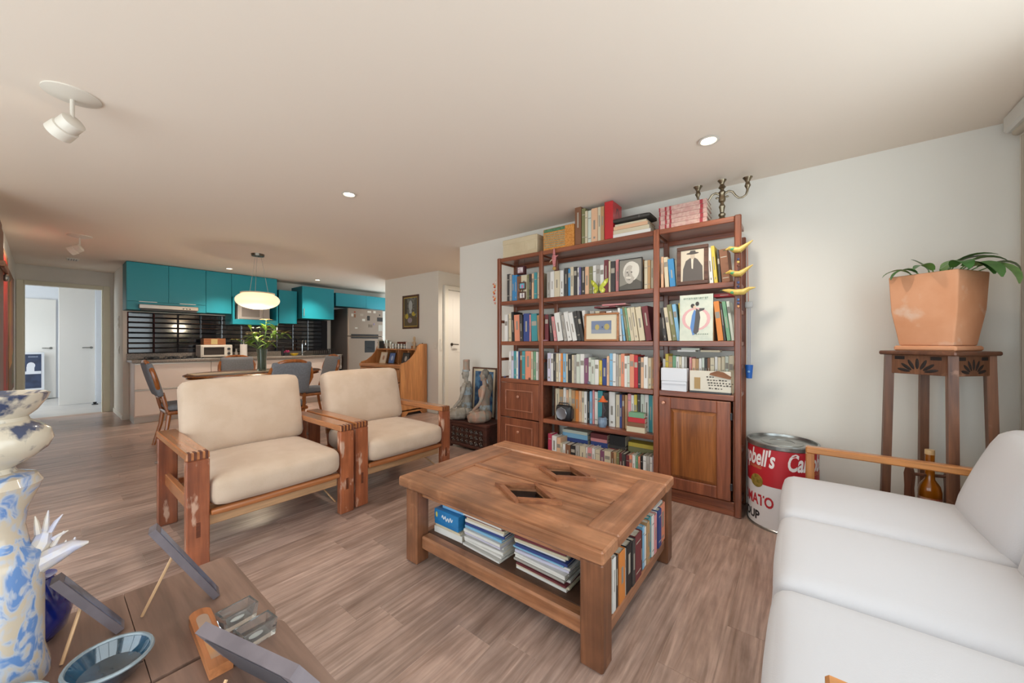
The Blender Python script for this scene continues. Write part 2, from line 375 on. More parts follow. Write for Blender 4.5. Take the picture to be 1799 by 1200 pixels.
# door beside the pier, on the pier's right face
d = struct('door_1', MB().box(-4.85, 4.36, .01, -4.815, 5.16, 2.14, 0, .003), DOORW)
build('door_panel', MB().box(-4.815, 4.47, 1.05, -4.812, 5.05, 2.0, 0, .002), DOORW, d)
h = MB().at(tr(-4.815, 4.44, 1.19) @ rot('Y', 90)).cyl(0, 0, 0, .012, .026, n=14).at(Matrix.Identity(4)).tube([(-4.805, 4.44, 1.19), (-4.765, 4.44, 1.19), (-4.765, 4.46, 1.19), (-4.765, 4.56, 1.185)], .009, 8)
build('door_handle', h, BRASS if 0 else mat('dark_handle', '#4a423a', .35, .8), d)
struct('trim_2', MB().box(-4.85, 4.27, 0, -4.8, 4.355, 2.22, 0, .004).box(-4.85, 4.355, 2.145, -4.8, 5.25, 2.22, 0, .004).box(-4.85, 5.165, 0, -4.8, 5.25, 2.145, 0, .004), TRIM)

# bedroom seen through the doorway
struct('wall_bedroom_back', MB().box(-13.0, -1.95, 0, -12.9, 1.9, ZC), mat('bedroom_wall', '#dfe3ea', .8))
struct('wall_bedroom_side', MB().box(-12.9, 1.8, 0, XD - .1, 1.9, ZC), MATS['bedroom_wall'])
struct('wall_bedroom_near', MB().box(XD - .16, .87, 0, XD - .1, 1.8, ZC), MATS['bedroom_wall'])
struct('wall_bedroom_left', MB().box(-12.9, -1.95, 0, -12.8, -1.85, ZC).box(-9.9, -1.95, 0, XD - .1, -1.85, ZC).box(-12.8, -1.95, 2.35, -9.9, -1.85, ZC).box(-12.8, -1.95, 0, -9.9, -1.85, .05).box(XD-.2,-1.85,0,XD-.1,YL-.12,ZC), MATS['bedroom_wall'])
window('window_added_kitchen', 'x', XK + .1, -6.53, .05, 2.3, 5.55, 2)  # unseen window behind the pier, added to bring daylight into the kitchen
window('window_3', 'x', -12.8, -9.9, .05, 2.35, -1.92, 2)
def lever(name, x, y, z, sgn, par):
    m = MB().at(tr(x, y, z) @ rot('Y', 90)).cyl(0, 0, -.002, .01, .024, n=12).at(Matrix.Identity(4)).tube([(x, y, z), (x + .04, y, z), (x + .04, y + sgn * .02, z), (x + .04, y + sgn * .12, z)], .009, 8)
    build(name, m, mat('lever_steel', '#8a8a88', .3, 1), par)
ya = PX(40, 600, -12.88).y; yb = PX(101, 600, -12.88).y
d2 = struct('door_2', MB().box(-12.9, yb - 1.0, .01, -12.86, yb - .02, 2.16, 0, .003), DOORW); lever('door_handle', -12.86, yb - .09, 1.1, -1, d2)
yc = PX(103, 600, -11.2).y; yd = PX(167, 600, -11.2).y
d3 = struct('door_3', MB().box(-11.24, yc, .01, -11.2, yd, 2.3, 0, .003), DOORW); lever('door_handle', -11.2, yd - .05, 1.12, -1, d3)
dst = thing('door_stop', 'small dark door stop on the floor beside the white bedroom door', 'door stop', (-10.9, yd - .02, 0))
build('base', MB().cyl(0, 0, 0, .02, .045, .04, 12), DARK, dst); build('rubber_bumper', MB().cyl(0, 0, .02, .05, .02, .03, 10), BLACK, dst)
struct('wall_bedroom_partition', MB().box(-11.28, yd + .01, 0, -11.16, 1.8, ZC), MATS['bedroom_wall'])
# poster leaning against the far bedroom wall
pl, pr = PX(38, 600, -12.6).y, PX(78, 600, -12.6).y
po = thing('poster', 'dark blue and white poster leaning against the bedroom wall', 'poster', (-12.62, pl, 0))
W_ = pr - pl; Hh = 1.02
build('board', MB().at(rot('Y', -8)).box(0, 0, 0, .02, W_, Hh, 0, .003), mat('poster_white', '#cdd0d6', .6), po)
f = MB().at(rot('Y', -8)); f.box(.02, .04, .26, .024, W_ - .04, Hh - .04); build('picture', f, mat('poster_navy', '#1f2b45', .5, h2='#2c3a58', vs=8), po)
f = MB().at(rot('Y', -8))
f.box(.024, W_ * .2, .62, .0255, W_ * .55, .72, 0).box(.024, W_ * .12, .56, .0255, W_ * .85, .62, 0).at(rot('Y', -8) @ tr(.024, W_ * .4, .74)).ball((0, 0, 0), (.002, W_ * .2, .07), 10)
build('picture_swan', f, mat('poster_pale', '#c9ccd4', .6), po)
f = MB().at(rot('Y', -8)); f.box(.024, W_ * .2, .1, .0255, W_ * .75, .17).box(.024, W_ * .12, .19, .0255, W_ * .5, .23); build('picture_rocks', f, mat('poster_ink', '#151b2c', .6), po)
f = MB().at(rot('Y', -8))
for i in range(8): f.box(.024, .08 + i * (W_ - .16) / 8, Hh - .11, .0255, .08 + (i + .6) * (W_ - .16) / 8, Hh - .08)
build('picture_lettering', f, mat('poster_lettering', '#8d96a8', .6), po)

# light switches and sockets
def plate(loc, ax, label, w=.08, h=.12, n=1):
    o = thing('light_switch', label, 'switch', loc); s = MB(); k = MB()
    if ax == 'x': s.box(0, -w / 2, -h / 2, .008, w / 2, h / 2, 0, .003)
    else: s.box(-w / 2, -.008, -h / 2, w / 2, 0, h / 2, 0, .003)
    build('cover_plate', s, mat('switch_white', '#dcd6cc', .4), o)
    for i in range(n):
        z = -h / 2 + h * (i + .5) / n
        k = MB()
        if ax == 'x': k.box(.008, -.016, z - .02, .013, .016, z + .02, 0, .002)
        else: k.box(-.016, -.013, z - .02, .016, -.008, z + .02, 0, .002)
        build('rocker', k, TRIM, o)
plate((XK - .5, .77, 1.56), 'y', 'tall white double switch plate on the corridor wall beside the tiles', .12, .2, 2)
plate((XK - .45, .77, 1.1), 'y', 'small white socket low on the corridor wall beside the tiles')
plate((-4.85, 4.22, 1.18), 'x', 'white light switch on the pier edge beside the hall door', .05, .2, 2)
plate((-4.92, 4.165, 1.16), 'y', 'white socket plate on the pier under the framed painting', .08, .1)
vent = thing('ceiling_vent', 'small white vent on the ceiling near the doorway', 'vent', tuple(PZ(128, 455, ZC)))
build('frame', MB().box(-.1, -.06, -.008, .1, .06, 0, 0, .003), TRIM, vent)
for i in range(4): build('slat', MB().box(-.085, -.045 + i * .024, -.012, .085, -.033 + i * .024, -.008), mat('vent_grey', '#9d968c', .5), vent)
# ------------------------------------------------------------------ bookcase
YB = 2.965; YR = 3.29
BW = wood('bookcase_wood_z', '#99593c', '#673524', 'z', .8, .32, coat=.25)
BWX = wood('bookcase_wood_x', '#99593c', '#673524', 'x', .8, .32, coat=.25)
bc = thing('bookcase', 'large open brown wooden bookcase full of books against the white wall', 'bookcase', (-1.41, YB, 0))
def bp(name, x0, y0, z0, x1, y1, z1, m=None, c=.004, par=None):
    return build(name, MB().box(x0 + 1.41, y0 - YB, z0, x1 + 1.41, y1 - YB, z1, 0, c), m or BW, par or bc)
PXS = (-2.515, -1.983, -.897, -.345)
PWD = .042
for i, x in enumerate(PXS):
    bp('post', x, YB, 0, x + PWD, YB + .035, 2.115, BW, .006)
    bp('rear_post', x, YR - .04, 0, x + PWD, YR - .005, 2.02 if i == 3 else 2.1, BW, .006)
    for z in (.06, .42, .83, 1.03, 1.2, 1.43, 1.62, 2.06): bp('side_rail', x + .008, YB + .035, z, x + .03, YR - .04, z + .03, BW, .003)
LV = {'top': 2.112, 'A': 1.655, 'B': 1.235, 'C': .85, 'D': .487, 'E': .1}
BAYS = [(PXS[0] + PWD, PXS[1]), (PXS[1] + PWD, PXS[2]), (PXS[2] + PWD, PXS[3])]
for k, z in LV.items():
    for i, (a, b) in enumerate(BAYS):
        if k == 'D' and i != 1: continue
        bp('shelf', a, YB + .012, z - (.04 if k != 'E' else .06), b, YR - .045, z, BWX, .004)
        if k != 'E': bp('rear_rail', a, YR - .035, z - .075, b, YR - .015, z - .035, BWX, .003)
# drawers of the left bay
KN = mat('knob', '#c08a72', .3, .4)
def panel_front(name, x0, x1, z0, z1, y, inset, par):
    o = bp(name, x0, y, z0, x1, y + .02, z1, BW, .004, par); fr = MB()
    X0, X1, Z0, Z1 = x0 + inset + 1.41, x1 - inset + 1.41, z0 + inset, z1 - inset; yy = y - YB; g = .012
    for a in ((X0, Z0, X1, Z0 + g), (X0, Z1 - g, X1, Z1), (X0, Z0 + g, X0 + g, Z1 - g), (X1 - g, Z0 + g, X1, Z1 - g)): fr.box(a[0], yy - .009, a[1], a[2], yy, a[3], 0, .003)
    m = build('moulding', fr, wood('bookcase_moulding', '#b4775c', '#85503a', 'x', .8, .28, coat=.4), bc); m.parent = o
    return o
for z0, z1 in ((.455, .808), (.105, .445)):
    dr = panel_front('drawer', BAYS[0][0] + .003, BAYS[0][1] - .003, z0, z1, YB + .004, .07, bc)
    bp('drawer_box', BAYS[0][0] + .012, YB + .024, z0 + .01, BAYS[0][1] - .012, YR - .06, z1 - .01, BWX, 0, dr)
    xm = (BAYS[0][0] + BAYS[0][1]) / 2 + 1.41
    kb = build('knob', MB().at(tr(xm, .004, z0 + (z1 - z0) * .62) @ rot('X', 90)).lathe([(.006, 0), (.006, .008), (.014, .014), (.015, .02), (.008, .026)], 12), KN, bc); kb.parent = dr
# right bay cabinet with a raised panel door
bp('cabinet_back', BAYS[2][0], YR - .06, .1, BAYS[2][1], YR - .05, .81, BW)
for x in (BAYS[2][0], BAYS[2][1] - .012): bp('cabinet_side', x, YB + .03, .1, x + .012, YR - .06, .81, BW)
a, b = BAYS[2]; z0, z1 = .108, .803; s = .085
door = thing('x', '', '', (0, 0, 0)); bpy.data.objects.remove(door)
door = build('cabinet_door', MB().box(a + 1.414, .006, z0, b + 1.388, .03, z1, 0, .004), BW, bc)
fr = MB(); X0, X1 = a + 1.414, b + 1.388
for q in ((X0, z0, X0 + s, z1), (X1 - s, z0, X1, z1), (X0 + s, z0, X1 - s, z0 + s), (X0 + s, z1 - s, X1 - s, z1)): fr.box(q[0], -.006, q[1], q[2], .006, q[3], 0, .004)
m = build('door_frame', fr, BW, bc); m.parent = door
i0 = .022; PA = [(X0 + s + .004, z0 + s + .004), (X1 - s - .004, z0 + s + .004), (X1 - s - .004, z1 - s - .004), (X0 + s + .004, z1 - s - .004)]
PB = [(PA[0][0] + i0, PA[0][1] + i0), (PA[1][0] - i0, PA[1][1] + i0), (PA[2][0] - i0, PA[2][1] - i0), (PA[3][0] + i0, PA[3][1] - i0)]
rp = MB().add([(p[0], .005, p[1]) for p in PA] + [(p[0], -.008, p[1]) for p in PB], [(0, 1, 5, 4), (1, 2, 6, 5), (2, 3, 7, 6), (3, 0, 4, 7), (4, 5, 6, 7)])
m = build('raised_panel', rp, wood('bookcase_panel', '#a0602f', '#6f3d1c', 'z', .8, .3, coat=.3), bc, False); m.parent = door
m = build('knob', MB().at(tr(X0 + .035, -.006, z1 - .045) @ rot('X', 90)).lathe([(.006, 0), (.006, .008), (.014, .014), (.015, .02), (.008, .026)], 12), KN, bc); m.parent = door
for z in (z0 + .1, z1 - .1): m = build('hinge', MB().box(X1 - .004, -.004, z - .025, X1 + .012, .008, z + .025, 0, .002), BLACK, bc); m.parent = door
bp('plinth', BAYS[2][0], YB + .015, 0, BAYS[2][1], YB + .035, .1, BWX)
bp('plinth', BAYS[0][0], YB + .015, 0, BAYS[0][1], YB + .035, .1, BWX)
bp('plinth', BAYS[1][0], YB + .015, 0, BAYS[1][1], YB + .035, .04, BWX)

# ------------------------------------------------------------------ books
PAL = {'cream': '#cdbfa3', 'white': '#dcd8d2', 'grey': '#a7a199', 'dark': '#3f3b39', 'black': '#211f20', 'blue': '#3f86b8', 'navy': '#33447f', 'sky': '#7fb0cf', 'teal': '#3f8f96', 'green': '#6f9a78', 'olive': '#7d7a52',
       'pale': '#c6cbbd', 'pink': '#d68d8d', 'coral': '#d98a6c', 'red': '#b3282f', 'maroon': '#6f2e33', 'plum': '#7d4a66', 'purple': '#5f5a86', 'tan': '#b48d62', 'orange': '#d07f3a', 'brown': '#7d5238', 'yellow': '#cdb347', 'lilac': '#c4bfd0', 'peach': '#d9ad8a', 'crimson': '#b23450'}
WORD = {'pale': 'pale green', 'dark': 'dark grey', 'sky': 'light blue', 'navy': 'navy blue'}
CV = {k: mat('cover_' + k, h, .55, h2=None) for k, h in PAL.items()}
INK = {'light': mat('print_dark', '#8d857a', .6), 'dark': mat('print_light', '#a89f90', .6)}
DARKS = {'dark', 'black', 'blue', 'navy', 'teal', 'olive', 'red', 'maroon', 'plum', 'purple', 'brown', 'crimson', 'green'}
def book_mesh(w, h, d, col, name='book', title=True):
    """spine faces -y; origin at the lower left front corner"""
    b = .0025; m = MB()
    m.box(0, 0, 0, w, .004, h, 0, .0012)
    m.box(0, .004, 0, b, d, h, 0).box(w - b, .004, 0, w, d, h, 0)
    m.box(b, .004, .004, w - b, d - .004, h - .005, 1)
    if title and w > .012:
        k = R.random(); c = w / 2
        if k < .55:
            z0 = h * R.uniform(.3, .45); L = h * R.uniform(.25, .42); q = w * R.uniform(.1, .2); m.box(c - q, -.0006, z0, c + q, 0, z0 + L, 2)
            if R.random() < .5: m.box(c - q, -.0006, h * .1, c + q, 0, h * .16, 2)
        elif k < .8:
            for zz in (R.uniform(.72, .82), R.uniform(.1, .2)): m.box(w * .12, -.0006, h * zz, w * .88, 0, h * (zz + .025), 2)
        else:
            z0 = h * R.uniform(.55, .7); m.box(w * .1, -.0006, z0, w * .9, 0, z0 + h * .16, 2)
    return m, [CV[col], PAGES, INK['dark' if col in DARKS else 'light']]
def size_word(w, h): return ('thick' if w > .045 else 'slim' if w < .02 else '')
ZM = {1: (860, 340, 6.0), 2: (1080, 290, 4.8), 3: (860, 500, 6.317), 4: (1080, 500, 6.0), 5: (860, 650, 5.803)}
def zx(z, x, y=3.0): u = ZM[z][0] + x / ZM[z][2]; d = ray(u, 600); return y * d[0] / d[1]
def zz_(z, x, yy, y=3.0): return PY(ZM[z][0] + x / ZM[z][2], ZM[z][1] + yy / ZM[z][2], y).z
NB = 0
def row(items, base, where, yf=3.0, maxh=9, depth=.19, lim=None):
    """items: (zoom, x0, x1, ytop, colour[, lean]) read off the photograph; each becomes a book standing on its shelf"""
    global NB; n = 0; pr, pl, ph = -9, 0, 0
    x_mid = zx(items[len(items) // 2][0], items[len(items) // 2][1], yf)
    bay = [q for q in BAYS if q[0] - .05 < x_mid < q[1] + .05]; lo, hi = (bay[0][0] + .002, bay[0][1] - .002) if bay and base < 2 else (-9, 9)
    pr = lo
    for it in items:
        z, x0, x1, yt, col = it[:5]; lean = it[5] if len(it) > 5 else 0; tl = math.tan(math.radians(lean)); cl = math.cos(math.radians(lean))
        X0, X1 = zx(z, x0, yf), zx(z, x1, yf); h = min(zz_(z, (x0 + x1) / 2, yt, yf) - base, maxh); w = max(.008, (X1 - X0) * cl - .001)
        X0 = max(X0, pr + .0012 + (min(h, ph) if ph else h) * max(0, tl - pl) + (0 if tl >= pl else 0))
        if X0 + w / cl > hi: w = (hi - X0) * cl
        if w < .007: continue
        dd = min(depth + R.uniform(-.02, .015), YR - .055 - yf); yo = R.uniform(0, .012)
        if lean: h = h / cl - w * tl
        mb, ms = book_mesh(w, h, dd - yo, col)
        o = build('book', mb, ms, None, False); o.location = (X0, yf + yo, base + .0005); o.rotation_euler = (0, -math.radians(lean), 0)
        pr, pl, ph = X0 + w / cl, tl, h * cl; n += 1
        tag(o, ' '.join(('%s %s book%s, %s from left, %s' % (size_word(w, h), WORD.get(col, col), ' leaning' if lean else '', ORD[n], where)).split()), 'book', 'books, ' + where); NB += 1
Bz = LV
# upper shelf
row([(1, 180, 205, 845, 'dark'), (1, 205, 230, 850, 'grey'), (1, 232, 252, 855, 'blue'), (1, 253, 285, 855, 'blue'), (1, 288, 330, 870, 'brown'), (1, 332, 392, 860, 'cream'), (1, 395, 413, 850, 'olive'), (1, 414, 438, 845, 'dark'), (1, 440, 463, 842, 'peach'), (1, 465, 496, 828, 'teal'), (1, 498, 522, 822, 'cream')], Bz['A'], 'upper shelf, left bay')
row([(1, 600, 640, 822, 'grey'), (1, 641, 680, 820, 'white'), (1, 681, 738, 812, 'cream'), (1, 740, 778, 806, 'white'), (1, 786, 823, 782, 'dark'), (1, 826, 849, 790, 'blue'), (1, 851, 884, 772, 'cream'), (1, 886, 919, 770, 'dark'), (1, 921, 938, 775, 'white'), (1, 940, 959, 772, 'purple'), (1, 961, 1004, 770, 'dark'), (1, 1006, 1044, 770, 'peach'), (1, 1046, 1082, 765, 'olive'), (1, 1085, 1120, 752, 'white'), (1, 1122, 1162, 750, 'grey'), (1, 1163, 1203, 748, 'white'), (1, 1206, 1249, 697, 'maroon'), (1, 1251, 1271, 705, 'cream'), (1, 1274, 1322, 710, 'dark'), (1, 1325, 1361, 692, 'pink'), (1, 1364, 1420, 715, 'grey'), (2, 60, 110, 790, 'cream'), (2, 112, 160, 785, 'grey'), (2, 162, 205, 790, 'tan'), (2, 246, 275, 802, 'cream'), (2, 276, 300, 798, 'tan'), (2, 301, 324, 800, 'cream')], Bz['A'], 'upper shelf, middle bay')
row([(2, 388, 408, 770, 'peach'), (2, 412, 446, 772, 'cream', 3), (2, 455, 505, 785, 'blue', 5), (2, 512, 545, 790, 'cream', 3), (2, 600, 680, 740, 'grey'), (2, 690, 750, 735, 'cream'), (2, 800, 832, 690, 'white', 4), (2, 838, 868, 672, 'yellow', 5), (2, 878, 898, 706, 'dark', 4), (2, 905, 975, 700, 'brown', 5)], Bz['A'], 'upper shelf, right bay')
# second shelf
row([(3, 160, 195, 330, 'white'), (3, 205, 235, 320, 'cream'), (3, 238, 262, 300, 'black', 3), (3, 268, 330, 330, 'coral', 2), (3, 335, 368, 330, 'dark', 2), (3, 375, 438, 318, 'navy'), (3, 440, 455, 330, 'pink'), (3, 458, 524, 318, 'teal', 2), (3, 528, 552, 335, 'tan', 3)], Bz['B'], 'second shelf, left bay')
row([(3, 592, 632, 330, 'maroon'), (3, 660, 690, 325, 'dark', 5), (3, 712, 742, 348, 'pink', 8), (3, 755, 815, 302, 'white', 9), (3, 825, 858, 330, 'grey', 9), (3, 865, 915, 292, 'white', 10), (3, 922, 968, 300, 'white', 11), (3, 980, 1015, 285, 'dark', 11), (3, 1020, 1052, 285, 'dark', 11), (3, 1062, 1095, 280, 'white', 8), (3, 1110, 1160, 290, 'grey'), (3, 1165, 1215, 290, 'cream'), (3, 1220, 1280, 295, 'brown'), (3, 1290, 1350, 290, 'white'), (3, 1360, 1420, 285, 'grey'), (3, 1436, 1462, 255, 'white', 4), (3, 1475, 1500, 262, 'sky', 6), (4, 105, 130, 232, 'olive', 8), (4, 138, 158, 236, 'green', 8), (4, 165, 205, 238, 'cream', 8), (4, 212, 252, 230, 'cream', 8), (4, 258, 318, 225, 'cream', 8), (4, 328, 392, 216, 'maroon', 8)], Bz['B'], 'second shelf, middle bay')
row([(4, 500, 530, 240, 'dark', 6), (4, 545, 582, 235, 'cream', 8), (4, 595, 645, 200, 'olive', 9), (4, 655, 695, 198, 'sky', 8), (4, 705, 730, 190, 'yellow', 5), (4, 760, 860, 210, 'grey'), (4, 870, 960, 215, 'cream'), (4, 970, 1040, 200, 'tan'), (4, 1075, 1135, 168, 'orange', 6), (4, 1150, 1175, 190, 'dark', 6), (4, 1180, 1222, 168, 'green', 7), (4, 1232, 1275, 168, 'pale', 7)], Bz['B'], 'second shelf, right bay')
# third shelf
row([(3, 215, 238, 737, 'white'), (3, 239, 264, 736, 'lilac'), (3, 266, 295, 735, 'teal'), (3, 296, 316, 738, 'white'), (3, 317, 328, 740, 'navy'), (3, 330, 359, 736, 'brown'), (3, 360, 394, 735, 'teal'), (3, 396, 459, 736, 'coral'), (3, 461, 480, 740, 'cream'), (3, 481, 509, 738, 'green'), (3, 511, 534, 742, 'white'), (3, 535, 556, 745, 'grey')], Bz['C'], 'third shelf, left bay')
row([(3, 640, 678, 757, 'lilac'), (3, 680, 705, 762, 'white'), (3, 707, 733, 765, 'dark'), (3, 736, 762, 762, 'cream'), (3, 763, 786, 762, 'white'), (3, 788, 812, 760, 'orange'), (3, 814, 846, 762, 'sky'), (3, 848, 868, 765, 'cream'), (3, 870, 909, 772, 'black'), (3, 911, 935, 778, 'cream'), (3, 936, 960, 776, 'grey'), (3, 962, 1000, 770, 'pale'), (3, 1001, 1045, 767, 'white'), (3, 1048, 1094, 816, 'plum'), (3, 1096, 1124, 808, 'pale'), (3, 1126, 1166, 830, 'pale'), (3, 1167, 1209, 832, 'white'), (3, 1211, 1243, 840, 'yellow'), (3, 1245, 1297, 822, 'navy'), (3, 1299, 1325, 792, 'peach'), (3, 1327, 1363, 762, 'sky'), (3, 1365, 1400, 762, 'white'), (3, 1402, 1428, 772, 'grey'), (3, 1429, 1455, 775, 'cream'), (3, 1457, 1496, 766, 'coral'), (4, 12, 40, 748, 'white'), (4, 42, 68, 746, 'pale'), (4, 71, 114, 732, 'coral'), (4, 116, 154, 742, 'red'), (4, 156, 184, 757, 'dark'), (4, 186, 219, 765, 'peach'), (4, 221, 263, 757, 'white'), (4, 265, 299, 770, 'cream'), (4, 301, 334, 768, 'tan'), (4, 336, 360, 770, 'pink'), (4, 361, 379, 765, 'dark'), (4, 381, 412, 737, 'white')], Bz['C'], 'third shelf, middle bay')
row([(4, 492, 521, 780, 'white'), (4, 524, 556, 728, 'yellow'), (4, 558, 599, 752, 'tan'), (4, 601, 639, 747, 'green'), (4, 641, 672, 755, 'white'), (4, 674, 702, 757, 'cream'), (4, 704, 730, 757, 'white'), (4, 732, 758, 758, 'grey'), (4, 785, 809, 765, 'pink'), (4, 811, 850, 778, 'peach'), (4, 851, 884, 780, 'tan'), (4, 886, 915, 775, 'white'), (4, 916, 943, 770, 'pale'), (4, 946, 975, 775, 'dark'), (4, 976, 1004, 772, 'brown'), (4, 1006, 1050, 768, 'cream'), (4, 1052, 1085, 760, 'white'), (4, 1086, 1120, 765, 'cream'), (4, 1122, 1160, 758, 'cream'), (4, 1162, 1200, 752, 'pale'), (4, 1202, 1250, 748, 'cream')], Bz['C'], 'third shelf, right bay', yf=3.06, depth=.15)
# fourth shelf (middle bay only)
row([(5, 665, 709, 188, 'cream'), (5, 711, 749, 195, 'tan'), (5, 751, 779, 182, 'white'), (5, 781, 800, 200, 'peach'), (5, 801, 829, 192, 'cream'), (5, 831, 869, 206, 'tan'), (5, 871, 904, 210, 'orange'), (5, 906, 934, 214, 'peach'), (5, 936, 960, 216, 'cream'), (5, 962, 990, 218, 'white'), (5, 992, 1018, 220, 'black'), (5, 1020, 1045, 215, 'sky'), (5, 1047, 1065, 202, 'pink'), (5, 1067, 1099, 222, 'white'), (5, 1101, 1150, 207, 'teal'), (5, 1152, 1210, 230, 'dark'), (5, 1214, 1276, 217, 'white'), (5, 1284, 1324, 250, 'cream'), (5, 1326, 1349, 250, 'navy'), (5, 1351, 1375, 252, 'brown'), (5, 1376, 1403, 255, 'tan'), (5, 1406, 1439, 242, 'pink'), (5, 1441, 1470, 255, 'white'), (5, 1472, 1503, 250, 'yellow'), (5, 1506, 1534, 245, 'dark'), (5, 1536, 1576, 228, 'pale'), (5, 1577, 1619, 230, 'white'), (5, 1621, 1660, 242, 'teal'), (5, 1662, 1684, 250, 'cream')], Bz['D'], 'fourth shelf, middle bay', yf=3.05, maxh=.305, depth=.16)
# bottom shelf: low front row, boxes and larger volumes behind
row([(5, 592, 630, 650, 'crimson'), (5, 632, 678, 672, 'white'), (5, 680, 718, 690, 'peach'), (5, 720, 742, 745, 'cream'), (5, 744, 772, 755, 'white'), (5, 774, 822, 760, 'brown'), (5, 824, 872, 770, 'black'), (5, 874, 912, 770, 'grey'), (5, 914, 972, 780, 'cream'), (5, 974, 996, 790, 'white'), (5, 998, 1040, 795, 'pink'), (5, 1042, 1070, 800, 'white'), (5, 1072, 1124, 815, 'cream'), (5, 1126, 1166, 825, 'plum'), (5, 1168, 1232, 830, 'cream'), (5, 1234, 1262, 840, 'brown'), (5, 1264, 1290, 838, 'tan'), (5, 1292, 1318, 842, 'olive'), (5, 1320, 1346, 850, 'maroon'), (5, 1348, 1384, 855, 'dark'), (5, 1386, 1420, 870, 'maroon'), (5, 1422, 1452, 870, 'coral'), (5, 1454, 1484, 872, 'white'), (5, 1486, 1510, 880, 'green'), (5, 1512, 1534, 885, 'coral'), (5, 1536, 1558, 880, 'black'), (5, 1560, 1592, 880, 'white'), (5, 1594, 1630, 880, 'grey'), (5, 1632, 1658, 890, 'white'), (5, 1660, 1684, 880, 'lilac')], Bz['E'], 'front row of the bottom shelf', yf=2.99, depth=.13)
def flat_book(w, d, h, loc, col, label, rz=0, group=None, name='book', cat='book', title=True):
    """lying flat, spine towards -y, origin at the lower front left corner"""
    b = .002; m = MB(); m.box(0, 0, 0, w, .003, h, 0, .001).box(0, .003, 0, w, d, b, 0).box(0, .003, h - b, w, d, h, 0).box(.003, .003, b, w - .003, d - .003, h - b, 1)
    if title and h > .012: m.box(w * .3, -.0006, h * .35, w * .7, 0, h * .65, 2)
    o = build(name, m, [CV[col], PAGES, INK['dark' if col in DARKS else 'light']], None, False); o.location = loc; o.rotation_euler = (0, 0, rz)
    return tag(o, label, cat, group)
def fb5(x0, x1, zb, zt, col, word, yf=3.13, d=.11): # back row of the bottom shelf
    flat_book(zx(5, x1, yf) - zx(5, x0, yf), d, zt - zb, (zx(5, x0, yf), yf, zb), col, '%s behind the bottom front row' % word, 0, 'flat books behind the bottom row', title=False)
E0 = Bz['E'] + .0005
for x0, x1, cols in ((745, 1000, [('white', .06), ('orange', .09), ('navy', .055), ('sky', .045), ('pale', .03)]), (1030, 1200, [('cream', .06), ('navy', .15), ('pink', .03), ('maroon', .045)]), (1222, 1385, [('tan', .07), ('red', .105), ('dark', .03), ('black', .09)]), (1415, 1682, [('white', .07), ('grey', .05), ('white', .045), ('olive', .06), ('yellow', .035)])):
    z = E0
    for k, (c, h) in enumerate(cols):
        pos = {745: 'leftmost', 1030: 'second', 1222: 'third', 1415: 'rightmost'}[x0]
        fb5(x0 + R.uniform(-3, 3), x1 + R.uniform(-4, 4), z, z + h - .0008, c, '%s %s book, %s in the %s pile' % ('thick' if h > .05 else 'thin', WORD.get(c, c), ['lowest', 'second', 'third', 'fourth', 'fifth'][k], pos)); z += h
# horizontal books laid on the standing rows
zt = Bz['B'] + .292
flat_book(.2, .15, .016, (zx(3, 1145), 3.03, zt + .002), 'maroon', 'flat maroon book on top of the books behind the framed picture', 0, None)
flat_book(.21, .15, .012, (zx(3, 1235), 3.02, zt + .0185), 'pink', 'flat pink edged book on the pile behind the framed picture', .03, None)
# stack of four books on the fourth shelf
for k, (c, h, w) in enumerate((('cream', .045, .15), ('brown', .036, .145), ('red', .04, .14), ('green', .04, .125))):
    zb = Bz['D'] + .0006 + sum((.045, .036, .04, .04)[:k])
    flat_book(w, .062, h - .001, (zx(5, 1398, 2.985) + .006 * k, 2.98, zb), c, '%s book, %s in the small stack on the fourth shelf' % (c, ['lowest', 'second', 'third', 'topmost'][k]), 0, 'small stack on the fourth shelf', title=False)
# ------------------------------------------------------------------ pictures
def ell(cx, cy, rx, ry, n=18, a0=0, a1=360): return [(cx + rx * math.cos(math.radians(a0 + (a1 - a0) * i / n)), cy + ry * math.sin(math.radians(a0 + (a1 - a0) * i / n))) for i in range(n + (0 if a1 - a0 == 360 else 1))]
def framed(name, label, cat, loc, w, h, bw, fm, rz=0, tilt=0, mw=0, mm=None, back=None, shapes=(), dep=.018, glass=False, parent=None):
    """standing or hanging frame facing -y, origin at the bottom middle; shapes are flat print in 0..1 coordinates of the picture"""
    o = thing(name, label, cat, loc, rz) if parent is None else parent
    T = rot('X', -tilt) if parent is None else tr(*loc)
    f = MB().at(T)
    for q in ((-w / 2, 0, w / 2, bw), (-w / 2, h - bw, w / 2, h), (-w / 2, bw, -w / 2 + bw, h - bw), (w / 2 - bw, bw, w / 2, h - bw)): f.box(q[0], 0, q[1], q[2], dep, q[3], 0, min(.003, bw * .3))
    fo = build('frame', f, fm, o)
    build('backing', MB().at(T).box(-w / 2 + bw * .5, dep * .7, bw * .5, w / 2 - bw * .5, dep, h - bw * .5), mat('backing_board', '#6b5a48', .8), o, False)
    if mm: build('mount', MB().at(T).box(-w / 2 + bw, dep * .55, bw, w / 2 - bw, dep * .7, h - bw), mm, o, False)
    x0, z0 = -w / 2 + bw + mw, bw + mw; pw, ph = w - 2 * (bw + mw), h - 2 * (bw + mw)
    pic = build('picture', MB().at(T).box(x0, dep * .45, z0, x0 + pw, dep * .55, z0 + ph), back, o, False)
    for i, (pts, m) in enumerate(shapes):
        y = dep * .45 - .0003 * (i + 1)
        build('print', MB().at(T).prism([(x0 + max(0, min(1, a)) * pw, z0 + max(0, min(1, b)) * ph) for a, b in pts], y, y + .0003, 'y'), m, o, False).parent = (pic if parent is None else o)
    return o
SEP = lambda n, h: mat('print_' + n, h, .6)
